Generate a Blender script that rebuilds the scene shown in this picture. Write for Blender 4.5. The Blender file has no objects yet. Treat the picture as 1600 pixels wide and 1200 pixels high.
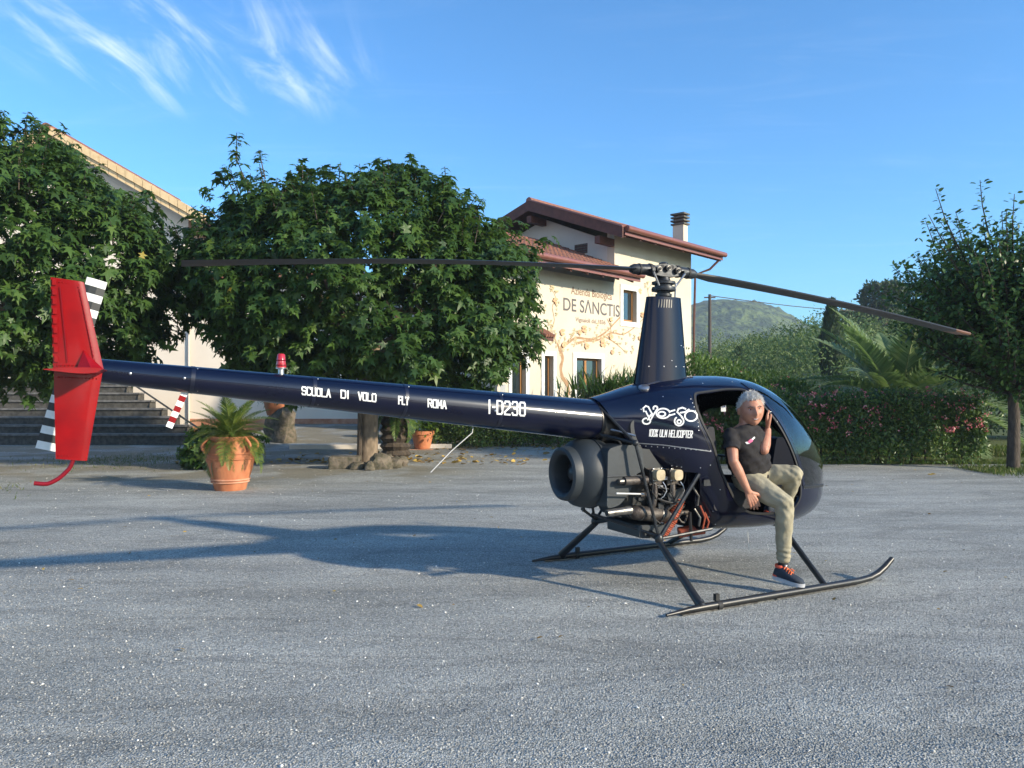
import bpy, bmesh, math, random
import numpy as np
from mathutils import Vector, Matrix
from mathutils.bvhtree import BVHTree
from mathutils.geometry import tessellate_polygon

# ------------------------------------------------------------------ camera, sky, sun
scn = bpy.context.scene
col = scn.collection
PI = math.pi
F, CX, HY, CH = 1200.0, 800.0, 610.0, 1.6
cam = bpy.data.objects.new('camera', bpy.data.cameras.new('camera')); col.objects.link(cam)
cam.location = (0, 0, CH); cam.rotation_euler = (PI/2, 0, 0)
cam.data.lens = 27.0; cam.data.sensor_width = 36.0; cam.data.shift_y = 10/1600
cam.data.clip_start = .05; cam.data.clip_end = 4000
scn.camera = cam

SUN_EL, SUN_ROT = math.radians(22), math.radians(118)
sdir = Vector((math.sin(SUN_ROT)*math.cos(SUN_EL), math.cos(SUN_ROT)*math.cos(SUN_EL), math.sin(SUN_EL)))
sun = bpy.data.objects.new('sun', bpy.data.lights.new('sun', 'SUN')); col.objects.link(sun)
sun.data.energy = 3.5; sun.data.angle = math.radians(1.6); sun.data.color = (1.0, .86, .66)
sun.rotation_euler = (-sdir).to_track_quat('-Z', 'Y').to_euler()

world = bpy.data.worlds.new("World"); scn.world = world; world.use_nodes = True
def NT(tree):
    ns, ls = tree.nodes, tree.links
    def n(kind, **kw):
        o = ns.new(kind)
        for k, v in kw.items():
            if k.startswith('i_'):
                o.inputs[k[2:].replace('_', ' ')].default_value = v
            else: setattr(o, k, v)
        return o
    return ns, ls, n
ns, ls, nn = NT(world.node_tree); ns.clear()
sky = nn('ShaderNodeTexSky', sky_type='NISHITA', sun_disc=False, sun_elevation=SUN_EL, sun_rotation=SUN_ROT,
         air_density=1.0, dust_density=.7, ozone_density=2.5, altitude=100)
bg = nn('ShaderNodeBackground'); bg.inputs['Strength'].default_value = .15
wo = nn('ShaderNodeOutputWorld')
tc = nn('ShaderNodeTexCoord'); sx = nn('ShaderNodeSeparateXYZ'); ls.new(tc.outputs['Generated'], sx.inputs[0])
zc = nn('ShaderNodeMath', operation='MAXIMUM'); zc.inputs[1].default_value = .06; ls.new(sx.outputs['Z'], zc.inputs[0])
dx = nn('ShaderNodeMath', operation='DIVIDE'); dy = nn('ShaderNodeMath', operation='DIVIDE')
ls.new(sx.outputs['X'], dx.inputs[0]); ls.new(zc.outputs[0], dx.inputs[1]); ls.new(sx.outputs['Y'], dy.inputs[0]); ls.new(zc.outputs[0], dy.inputs[1])
cb = nn('ShaderNodeCombineXYZ'); ls.new(dx.outputs[0], cb.inputs[0]); ls.new(dy.outputs[0], cb.inputs[1])
def cirrus(rot, scale, seed, lo, hi, det=8, dist=.7):
    mp = nn('ShaderNodeMapping'); mp.inputs['Rotation'].default_value = (0, 0, rot); mp.inputs['Scale'].default_value = scale
    mp.inputs['Location'].default_value = (seed, seed*.37, 0); ls.new(cb.outputs[0], mp.inputs[0])
    nz = nn('ShaderNodeTexNoise'); nz.inputs['Scale'].default_value = 1.0; nz.inputs['Detail'].default_value = det
    nz.inputs['Roughness'].default_value = .62; nz.inputs['Distortion'].default_value = dist; ls.new(mp.outputs[0], nz.inputs['Vector'])
    mr = nn('ShaderNodeMapRange', interpolation_type='SMOOTHSTEP'); mr.inputs['From Min'].default_value = lo; mr.inputs['From Max'].default_value = hi
    ls.new(nz.outputs['Fac'], mr.inputs['Value']); return mr.outputs[0]
def blob(cx, cy, r, soft):
    vd = nn('ShaderNodeVectorMath', operation='DISTANCE'); vd.inputs[1].default_value = (cx, cy, 0); ls.new(cb.outputs[0], vd.inputs[0])
    mr = nn('ShaderNodeMapRange', interpolation_type='SMOOTHSTEP'); mr.inputs['From Min'].default_value = r; mr.inputs['From Max'].default_value = r+soft
    mr.inputs['To Min'].default_value = 1; mr.inputs['To Max'].default_value = 0; ls.new(vd.outputs['Value'], mr.inputs['Value']); return mr.outputs[0]
def mth(op, a, b):
    m = nn('ShaderNodeMath', operation=op)
    for i, v in enumerate((a, b)):
        if isinstance(v, (int, float)): m.inputs[i].default_value = v
        else: ls.new(v, m.inputs[i])
    return m.outputs[0]
c1 = mth('MULTIPLY', cirrus(math.radians(17), (5.6, 1.3, 1), 3.1, .44, .86), blob(-.95, 2.28, .2, .5))
c2 = mth('MULTIPLY', cirrus(math.radians(80), (1.3, 4.5, 1), 8.3, .5, .9), .08)
cm = mth('MINIMUM', mth('ADD', mth('MULTIPLY', c1, .75), c2), .8)
# paint the clouds over the sky colour
# low white cloud bank over the land behind the photographer (it shows in the reflections on the helicopter)
zr = nn('ShaderNodeMapRange', interpolation_type='SMOOTHSTEP'); zr.inputs['From Min'].default_value = .55; zr.inputs['From Max'].default_value = .2; ls.new(sx.outputs['Z'], zr.inputs['Value'])
yr = nn('ShaderNodeMapRange', interpolation_type='SMOOTHSTEP'); yr.inputs['From Min'].default_value = -.15; yr.inputs['From Max'].default_value = -.6; ls.new(sx.outputs['Y'], yr.inputs['Value'])
nb_ = nn('ShaderNodeTexNoise'); nb_.inputs['Scale'].default_value = 3.2; nb_.inputs['Detail'].default_value = 7; ls.new(tc.outputs['Generated'], nb_.inputs['Vector'])
nr_ = nn('ShaderNodeMapRange', interpolation_type='SMOOTHSTEP'); nr_.inputs['From Min'].default_value = .38; nr_.inputs['From Max'].default_value = .6; ls.new(nb_.outputs['Fac'], nr_.inputs['Value'])
c3 = mth('MULTIPLY', mth('MULTIPLY', zr.outputs[0], yr.outputs[0]), mth('MULTIPLY', nr_.outputs[0], .9))
tint = nn('ShaderNodeMix', data_type='RGBA', blend_type='MULTIPLY'); tint.inputs[0].default_value = 1; tint.inputs[7].default_value = (.325, .655, .88, 1); ls.new(sky.outputs[0], tint.inputs[6])
mixb = nn('ShaderNodeMix', data_type='RGBA'); mixb.inputs[7].default_value = (8, 7.8, 7.6, 1); ls.new(c3, mixb.inputs[0]); ls.new(tint.outputs[2], mixb.inputs[6])
mixc = nn('ShaderNodeMix', data_type='RGBA'); mixc.inputs[7].default_value = (4.6, 4.9, 5.3, 1)
ls.new(cm, mixc.inputs[0]); ls.new(mixb.outputs[2], mixc.inputs[6])
ls.new(mixc.outputs[2], bg.inputs['Color']); ls.new(bg.outputs[0], wo.inputs[0])
scn.view_settings.view_transform = 'Standard'; scn.view_settings.look = 'None'
scn.view_settings.exposure = 1.1; scn.view_settings.gamma = 1; scn.view_settings.use_curve_mapping = False
scn.cycles.max_bounces = 8; scn.cycles.transparent_max_bounces = 16
scn.cycles.volume_bounces = 0

rnd = random.Random(7)
rng = np.random.default_rng(11)

# ------------------------------------------------------------------ helpers
def at(px, py, d): return Vector(((px-CX)/F*d, d, CH-(py-HY)/F*d))
def tag(o, label=None, cat=None, group=None, kind=None):
    if label: o['label'] = label
    if cat: o['category'] = cat
    if group: o['group'] = group
    if kind: o['kind'] = kind
    return o
def empty(name, loc=(0, 0, 0), rz=0, label=None, cat=None, group=None):
    o = bpy.data.objects.new(name, None); col.objects.link(o); o.location = loc; o.rotation_euler = (0, 0, rz)
    o.empty_display_size = .2
    return tag(o, label, cat, group)

class MB:
    def __init__(s): s.v = []; s.f = []
    def add(s, vs, fs):
        b = len(s.v); s.v += [tuple(p) for p in vs]; s.f += [tuple(b+i for i in q) for q in fs]; return s
    def box(s, c, d, M=None):
        c = Vector(c); hx, hy, hz = d[0]/2, d[1]/2, d[2]/2
        vs = [Vector((x, y, z)) for x in (-hx, hx) for y in (-hy, hy) for z in (-hz, hz)]
        if M is not None: vs = [M @ v for v in vs]
        return s.add([c+v for v in vs], [(0, 1, 3, 2), (4, 6, 7, 5), (0, 4, 5, 1), (2, 3, 7, 6), (0, 2, 6, 4), (1, 5, 7, 3)])
    def bb(s, a, b):
        return s.box([(a[i]+b[i])/2 for i in range(3)], [abs(b[i]-a[i]) for i in range(3)])
    def tube(s, pts, r, n=10, cap=True, sq=(1, 1), up=None):
        pts = [Vector(p) for p in pts]; m = len(pts)
        rs = r if isinstance(r, (list, tuple)) else [r]*m
        T = []
        for i in range(m):
            t = (pts[min(i+1, m-1)]-pts[max(i-1, 0)]); T.append(t.normalized() if t.length > 1e-9 else Vector((0, 0, 1)))
        u = Vector(up) if up else (Vector((0, 0, 1)) if abs(T[0].z) < .9 else Vector((1, 0, 0)))
        vs = []; fs = []
        for i in range(m):
            a = u.cross(T[i])
            if a.length < 1e-5: a = Vector((1, 0, 0)).cross(T[i])
            a.normalize(); b = T[i].cross(a).normalized(); u = b
            for k in range(n):
                th = 2*PI*k/n; vs.append(pts[i]+a*(math.cos(th)*rs[i]*sq[0])+b*(math.sin(th)*rs[i]*sq[1]))
        for i in range(m-1):
            for k in range(n):
                k2 = (k+1) % n; fs.append((i*n+k, i*n+k2, (i+1)*n+k2, (i+1)*n+k))
        if cap: fs.append(tuple(range(n-1, -1, -1))); fs.append(tuple(range((m-1)*n, m*n)))
        return s.add(vs, fs)
    def lathe(s, prof, c=(0, 0, 0), n=32, M=None, cap=True):
        c = Vector(c); vs = []; fs = []; m = len(prof)
        for (r, z) in prof:
            for k in range(n):
                th = 2*PI*k/n; p = Vector((r*math.cos(th), r*math.sin(th), z)); vs.append(c+(M @ p if M is not None else p))
        for i in range(m-1):
            for k in range(n):
                k2 = (k+1) % n; fs.append((i*n+k, i*n+k2, (i+1)*n+k2, (i+1)*n+k))
        if cap: fs.append(tuple(range(n-1, -1, -1))); fs.append(tuple(range((m-1)*n, m*n)))
        return s.add(vs, fs)
    def ell(s, c, r, n=12, m=8, M=None):
        prof = [(math.sin(PI*i/m), -math.cos(PI*i/m)) for i in range(m+1)]; prof[0] = (.01, -1); prof[-1] = (.01, 1)
        D = Matrix.Diagonal(Vector(r if isinstance(r, (tuple, list)) else (r, r, r)))
        return s.lathe(prof, c, n, (M @ D) if M is not None else D)
    def prism(s, poly, axis, a, b):
        # poly in the two other axes; axis 'x','y','z'
        def P(u, w, t): return {'y': (u, t, w), 'x': (t, u, w), 'z': (u, w, t)}[axis]
        n = len(poly); vs = [P(u, w, a) for u, w in poly]+[P(u, w, b) for u, w in poly]
        fs = [(i, (i+1) % n, n+(i+1) % n, n+i) for i in range(n)]
        tri = tessellate_polygon([[Vector((u, w, 0)) for u, w in poly]])
        fs += [tuple(t) for t in tri]+[tuple(n+i for i in reversed(t)) for t in tri]
        return s.add(vs, fs)
    def mesh(s, name, mt=None, smooth=False, ang=40, fix=True):
        me = bpy.data.meshes.new(name); me.from_pydata(s.v, [], s.f)
        if fix:
            bm = bmesh.new(); bm.from_mesh(me); bmesh.ops.recalc_face_normals(bm, faces=bm.faces); bm.to_mesh(me); bm.free()
        if mt: me.materials.append(mt)
        if smooth:
            me.polygons.foreach_set('use_smooth', [True]*len(me.polygons)); me.set_sharp_from_angle(angle=math.radians(ang))
        me.update(); return me
    def build(s, name, mt=None, parent=None, smooth=False, ang=40, fix=True):
        return link(name, s.mesh(name, mt, smooth, ang, fix), parent)
def link(name, me, parent=None):
    o = bpy.data.objects.new(name, me); col.objects.link(o)
    if parent is not None: o.parent = parent
    return o
def np_mesh(name, V, Fc, mt=None, rnds=None, smooth=False):
    """V (n,3), Fc (m,k) constant-size faces"""
    me = bpy.data.meshes.new(name); V = np.asarray(V, np.float32); Fc = np.asarray(Fc, np.int32); m, k = Fc.shape
    me.vertices.add(len(V)); me.vertices.foreach_set('co', V.ravel())
    me.loops.add(m*k); me.loops.foreach_set('vertex_index', Fc.ravel())
    me.polygons.add(m); me.polygons.foreach_set('loop_start', np.arange(0, m*k, k, dtype=np.int32))
    if smooth: me.polygons.foreach_set('use_smooth', np.ones(m, bool))
    if rnds is not None:
        a = me.attributes.new('rnd', 'FLOAT', 'FACE'); a.data.foreach_set('value', np.asarray(rnds, np.float32))
    if mt: me.materials.append(mt)
    me.update(calc_edges=True); return me

# ------------------------------------------------------------------ materials
def mat(name, c, rough=.6, metal=0, c2=None, nscale=6, bump=0, bscale=40, coat=0, detail=6, spec=.5, emis=None, stretch=None, lo=.35, hi=.65, rvar=0):
    m = bpy.data.materials.new(name); m.use_nodes = True
    ns, ls, n = NT(m.node_tree); b = ns['Principled BSDF']
    b.inputs['Base Color'].default_value = (*c, 1); b.inputs['Roughness'].default_value = rough; b.inputs['Metallic'].default_value = metal
    b.inputs['Coat Weight'].default_value = coat; b.inputs['Coat Roughness'].default_value = .06; b.inputs['Specular IOR Level'].default_value = spec
    t = n('ShaderNodeTexCoord'); vec = t.outputs['Object']
    if stretch:
        mp = n('ShaderNodeMapping'); mp.inputs['Scale'].default_value = stretch; ls.new(vec, mp.inputs[0]); vec = mp.outputs[0]
    if c2 is None: c2 = tuple(x*.8 for x in c)
    nz = n('ShaderNodeTexNoise'); nz.inputs['Scale'].default_value = nscale; nz.inputs['Detail'].default_value = detail; ls.new(vec, nz.inputs['Vector'])
    r = n('ShaderNodeMapRange'); r.inputs['From Min'].default_value = lo; r.inputs['From Max'].default_value = hi; ls.new(nz.outputs['Fac'], r.inputs['Value'])
    mx = n('ShaderNodeMix', data_type='RGBA'); mx.inputs[6].default_value = (*c2, 1); mx.inputs[7].default_value = (*c, 1)
    ls.new(r.outputs[0], mx.inputs[0]); ls.new(mx.outputs[2], b.inputs['Base Color'])
    if rvar:
        rr = n('ShaderNodeMapRange'); rr.inputs['To Min'].default_value = rough; rr.inputs['To Max'].default_value = rough+rvar; ls.new(nz.outputs['Fac'], rr.inputs['Value']); ls.new(rr.outputs[0], b.inputs['Roughness'])
    if bump:
        nb = n('ShaderNodeTexNoise'); nb.inputs['Scale'].default_value = bscale; nb.inputs['Detail'].default_value = 5; ls.new(vec, nb.inputs['Vector'])
        bp = n('ShaderNodeBump'); bp.inputs['Strength'].default_value = bump; bp.inputs['Distance'].default_value = .02
        ls.new(nb.outputs['Fac'], bp.inputs['Height']); ls.new(bp.outputs[0], b.inputs['Normal'])
    return m
def leafmat(name, cols, rough=.42, trans=.35, tcol=(.12, .22, .03), spec=.4):
    m = bpy.data.materials.new(name); m.use_nodes = True; ns, ls, n = NT(m.node_tree); b = ns['Principled BSDF']; out = ns['Material Output']
    a = n('ShaderNodeAttribute', attribute_name='rnd'); cr = n('ShaderNodeValToRGB'); ls.new(a.outputs['Fac'], cr.inputs[0])
    el = cr.color_ramp.elements
    while len(el) < len(cols): el.new(.5)
    for i, (p, c) in enumerate(cols): el[i].position = p; el[i].color = (*c, 1)
    ls.new(cr.outputs[0], b.inputs['Base Color']); b.inputs['Roughness'].default_value = rough; b.inputs['Specular IOR Level'].default_value = spec
    tr = n('ShaderNodeBsdfTranslucent'); mx = n('ShaderNodeMixShader'); mx.inputs[0].default_value = trans
    mc = n('ShaderNodeMix', data_type='RGBA'); mc.inputs[0].default_value = .6; mc.inputs[7].default_value = (*tcol, 1); ls.new(cr.outputs[0], mc.inputs[6]); ls.new(mc.outputs[2], tr.inputs[0])
    ls.new(b.outputs[0], mx.inputs[1]); ls.new(tr.outputs[0], mx.inputs[2]); ls.new(mx.outputs[0], out.inputs[0]); return m
def glassmat(name, tint=(.9, .95, .95), refl=1.0):
    m = bpy.data.materials.new(name); m.use_nodes = True; ns, ls, n = NT(m.node_tree); ns.remove(ns['Principled BSDF']); out = ns['Material Output']
    t = n('ShaderNodeBsdfTransparent'); t.inputs[0].default_value = (*tint, 1); g = n('ShaderNodeBsdfGlossy'); g.inputs['Roughness'].default_value = .02
    fr = n('ShaderNodeFresnel'); fr.inputs[0].default_value = 1.5; mr = n('ShaderNodeMath', operation='MULTIPLY'); mr.inputs[1].default_value = refl; ls.new(fr.outputs[0], mr.inputs[0])
    mx = n('ShaderNodeMixShader'); ls.new(mr.outputs[0], mx.inputs[0]); ls.new(t.outputs[0], mx.inputs[1]); ls.new(g.outputs[0], mx.inputs[2]); ls.new(mx.outputs[0], out.inputs[0]); return m

M = {}
M['navy'] = mat('navy_paint', (.0018, .003, .017), .35, c2=(.0014, .0024, .013), coat=1, nscale=3, bump=.012, bscale=5, spec=.1)
M['navy'].node_tree.nodes['Principled BSDF'].inputs['Coat IOR'].default_value = 1.5; M['navy'].node_tree.nodes['Principled BSDF'].inputs['Coat Roughness'].default_value = .10
M['navy_dull'] = mat('navy_panel_paint', (.002, .004, .02), .4, c2=(.0015, .003, .015), coat=.5, bump=.02, bscale=9)
M['black'] = mat('black_paint', (.012, .013, .014), .38, c2=(.02, .02, .02), bump=.03, bscale=60)
M['rubber'] = mat('black_rubber', (.02, .02, .02), .7, bump=.1, bscale=80)
M['interior'] = mat('dark_interior', (.004, .005, .012), .6, spec=.12)
M['seat'] = mat('seat_cloth', (.03, .03, .035), .85, bump=.2, bscale=120)
M['red'] = mat('red_paint', (.27, .0015, .003), .38, c2=(.21, .001, .003), coat=.35, spec=.2, nscale=8, bump=.03, bscale=14)
M['darkred'] = mat('dark_red_paint', (.2, .004, .012), .4, coat=.3, spec=.2)
M['white'] = mat('white_lettering', (.82, .82, .8), .45, c2=(.75, .75, .73))
M['grey'] = mat('grey_scroll_plastic', (.028, .036, .043), .42, c2=(.02, .027, .033), nscale=4, bump=.05, bscale=30, rvar=.2)
M['greydark'] = mat('dark_grey_plastic', (.02, .024, .028), .5)
M['steel'] = mat('worn_steel', (.28, .27, .25), .4, .8, c2=(.12, .11, .1), nscale=20, bump=.1)
M['alu'] = mat('aluminium', (.55, .56, .57), .35, .9, c2=(.4, .4, .42), nscale=20)
M['exh'] = mat('sooty_exhaust_steel', (.11, .1, .09), .55, .5, c2=(.05, .04, .035), nscale=12, bump=.2, bscale=60)
M['valve'] = mat('cream_valve_cover', (.5, .42, .27), .45, c2=(.36, .29, .18), nscale=14)
M['hose'] = mat('orange_scat_hose', (.35, .07, .03), .6, c2=(.26, .05, .02))
M['hub'] = mat('grey_hub_metal', (.05, .055, .06), .42, .5, c2=(.025, .027, .03), nscale=25, bump=.05)
M['blade'] = mat('blade_paint', (.02, .022, .024), .42, c2=(.028, .03, .032), stretch=(1, 12, 12), nscale=3, spec=.2)
M['tipbrown'] = mat('bare_blade_tip', (.22, .1, .05), .45, c2=(.12, .06, .035))
M['beacon'] = mat('red_beacon_plastic', (.5, .02, .03), .2, coat=.8)
M['glass'] = glassmat('windshield_acrylic', (.985, .99, .99), 1.8)
M['pane'] = mat('window_glass', (.02, .03, .035), .06, spec=1.0, coat=1)
M['wall'] = mat('cream_plaster', (.62, .565, .45), .9, c2=(.55, .49, .38), nscale=.8, bump=.15, bscale=60)
M['wall2'] = mat('pale_plaster', (.84, .76, .64), .9, c2=(.78, .69, .57), nscale=.6, bump=.1, bscale=50)
M['wall3'] = mat('shade_grey_cream_plaster', (.62, .58, .52), .9, c2=(.57, .53, .47), nscale=1.0, bump=.1, bscale=50)  # house cream with grey shade in the colour, for walls off the sun
M['surround'] = mat('white_window_surround', (.78, .79, .76), .8)
M['wood'] = mat('oak_frame', (.42, .2, .06), .5, c2=(.32, .14, .04), stretch=(1, 1, .15), nscale=25)
M['rafter'] = mat('brown_rafter', (.12, .045, .03), .7, c2=(.08, .03, .02))
M['copper'] = mat('copper_gutter', (.28, .12, .09), .38, .35, c2=(.27, .1, .08), nscale=5)
M['tile'] = mat('terracotta_tile', (.30, .125, .075), .85, c2=(.17, .08, .06), nscale=9, bump=.2)
M['verge'] = mat('ochre_verge_tile', (.74, .56, .32), .75, c2=(.66, .47, .25), nscale=5, bump=.15)
M['terra'] = mat('terracotta_pot_clay', (.52, .2, .09), .75, c2=(.42, .14, .06), nscale=7, bump=.25, bscale=30, stretch=(1, 1, .6))
M['chalk'] = mat('chalky_clay', (.6, .32, .2), .85, c2=(.46, .18, .09), nscale=4)
M['soil'] = mat('potting_soil', (.05, .035, .02), .95, bump=.5)
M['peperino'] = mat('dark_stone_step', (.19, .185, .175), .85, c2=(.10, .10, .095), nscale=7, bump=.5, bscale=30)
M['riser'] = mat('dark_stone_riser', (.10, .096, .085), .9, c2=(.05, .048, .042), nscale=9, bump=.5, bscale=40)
M['rock'] = mat('mossy_rock', (.17, .14, .105), .9, c2=(.07, .065, .04), nscale=9, bump=.9, bscale=18)
M['bark'] = mat('pale_bark', (.25, .19, .13), .85, c2=(.14, .105, .07), nscale=10, bump=.6, bscale=26, stretch=(1, 1, .45))
M['barkd'] = mat('dark_bark', (.09, .07, .05), .9, c2=(.04, .03, .022), nscale=14, bump=.8, bscale=40, stretch=(1, 1, .4))
M['skin'] = mat('tanned_skin', (.52, .26, .165), .5, c2=(.43, .19, .12), nscale=18, bump=.05, bscale=150, spec=.4)
M['hair'] = mat('grey_hair', (.66, .64, .61), .7, c2=(.48, .46, .44), nscale=60, bump=.9, bscale=140, lo=.3, hi=.6)
M['tee'] = mat('black_cotton', (.014, .012, .013), .9, bump=.3, bscale=25, c2=(.02, .018, .018))
M['khaki'] = mat('khaki_cotton', (.36, .325, .225), .9, c2=(.29, .26, .175), bump=.35, bscale=22, nscale=12)
M['shoe'] = mat('navy_mesh_shoe', (.025, .04, .065), .7, c2=(.015, .025, .04), bump=.4, bscale=150)
M['orange'] = mat('orange_lace', (.9, .17, .03), .6)
M['sole'] = mat('white_sole', (.55, .56, .58), .6)
M['soleo'] = mat('coral_heel', (.8, .12, .06), .6)
M['pink'] = mat('pink_print', (.65, .12, .25), .7)
M['paintbrown'] = mat('mural_brown_paint', (.32, .19, .10), .9, c2=(.42, .27, .15), nscale=8)
M['paintleaf'] = mat('mural_ochre_paint', (.44, .36, .2), .9, c2=(.58, .48, .3), nscale=8)
M['paintrose'] = mat('mural_rose_paint', (.62, .33, .18), .9, c2=(.66, .42, .24), nscale=14)
M['letter'] = mat('mural_letter_paint', (.13, .12, .12), .85)
M['letter2'] = mat('mural_soft_letter_paint', (.26, .17, .12), .85)
M['pole'] = mat('weathered_pole', (.09, .07, .055), .9)
M['eye'] = mat('eye_dark', (.02, .015, .012), .2)
M['teeth'] = mat('teeth', (.7, .66, .6), .3)
M['lip'] = mat('lip', (.32, .1, .08), .5)
M['yleaf'] = mat('dry_yellow_leaf', (.55, .38, .05), .7, c2=(.4, .22, .04))
M['decal_blue'] = mat('sticker_blue', (.03, .06, .2), .4)
M['fence'] = mat('grey_board', (.13, .12, .1), .85, c2=(.08, .075, .06), stretch=(1, 1, .2), nscale=20)
M['cable'] = mat('white_cable', (.6, .6, .58), .5)

M['leafA'] = leafmat('mulberry_leaf', [(0, (.022, .05, .014)), (.45, (.045, .10, .022)), (.8, (.08, .15, .03)), (.97, (.13, .2, .045)), (1, (.34, .27, .04))], .46, .32)
M['leafB'] = leafmat('elm_leaf', [(0, (.025, .06, .018)), (.6, (.05, .115, .03)), (1, (.10, .18, .05))], .4, .3)
M['leafH'] = leafmat('hedge_leaf', [(0, (.035, .075, .02)), (.6, (.07, .135, .03)), (1, (.16, .22, .05))], .4, .3)
M['leafO'] = leafmat('olive_leaf', [(0, (.06, .10, .06)), (.6, (.11, .16, .095)), (1, (.2, .25, .17))], .5, .25)
M['leafL'] = leafmat('light_shrub_leaf', [(0, (.03, .075, .012)), (.6, (.07, .14, .02)), (1, (.13, .2, .03))], .45, .35)
M['leafC'] = leafmat('conifer_leaf', [(0, (.012, .03, .012)), (.6, (.022, .05, .018)), (1, (.05, .085, .025))], .6, .15)
M['leafW'] = leafmat('wood_leaf', [(0, (.05, .09, .025)), (.5, (.09, .15, .035)), (1, (.18, .22, .06))], .6, .2)
M['leafP'] = leafmat('palm_leaf', [(0, (.13, .20, .08)), (.6, (.21, .29, .12)), (1, (.32, .38, .18))], .4, .4)
M['leafY'] = leafmat('cycad_leaf', [(0, (.06, .11, .02)), (.6, (.11, .17, .03)), (1, (.22, .24, .05))], .4, .25)
M['leafS'] = leafmat('strappy_leaf', [(0, (.02, .06, .015)), (.6, (.05, .11, .025)), (1, (.12, .17, .05))], .35, .25)
M['petal'] = leafmat('pink_petal', [(0, (.5, .07, .11)), (.6, (.68, .2, .22)), (1, (.8, .45, .42))], .6, .2, (.7, .2, .2))
M['grass'] = leafmat('grass_blade', [(0, (.06, .1, .015)), (.6, (.1, .14, .025)), (1, (.2, .18, .05))], .5, .3)
M['hairs'] = leafmat('grey_hair_tuft', [(0, (.55, .54, .51)), (.5, (.76, .75, .72)), (1, (.92, .91, .89))], .6, .1, (.5, .5, .5))
M['stone'] = leafmat('loose_stone', [(0, (.15, .155, .15)), (.55, (.32, .32, .31)), (1, (.55, .54, .5))], .85, 0)
M['wstone'] = leafmat('white_chip', [(0, (.45, .44, .4)), (1, (.85, .84, .8))], .8, 0)

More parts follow.
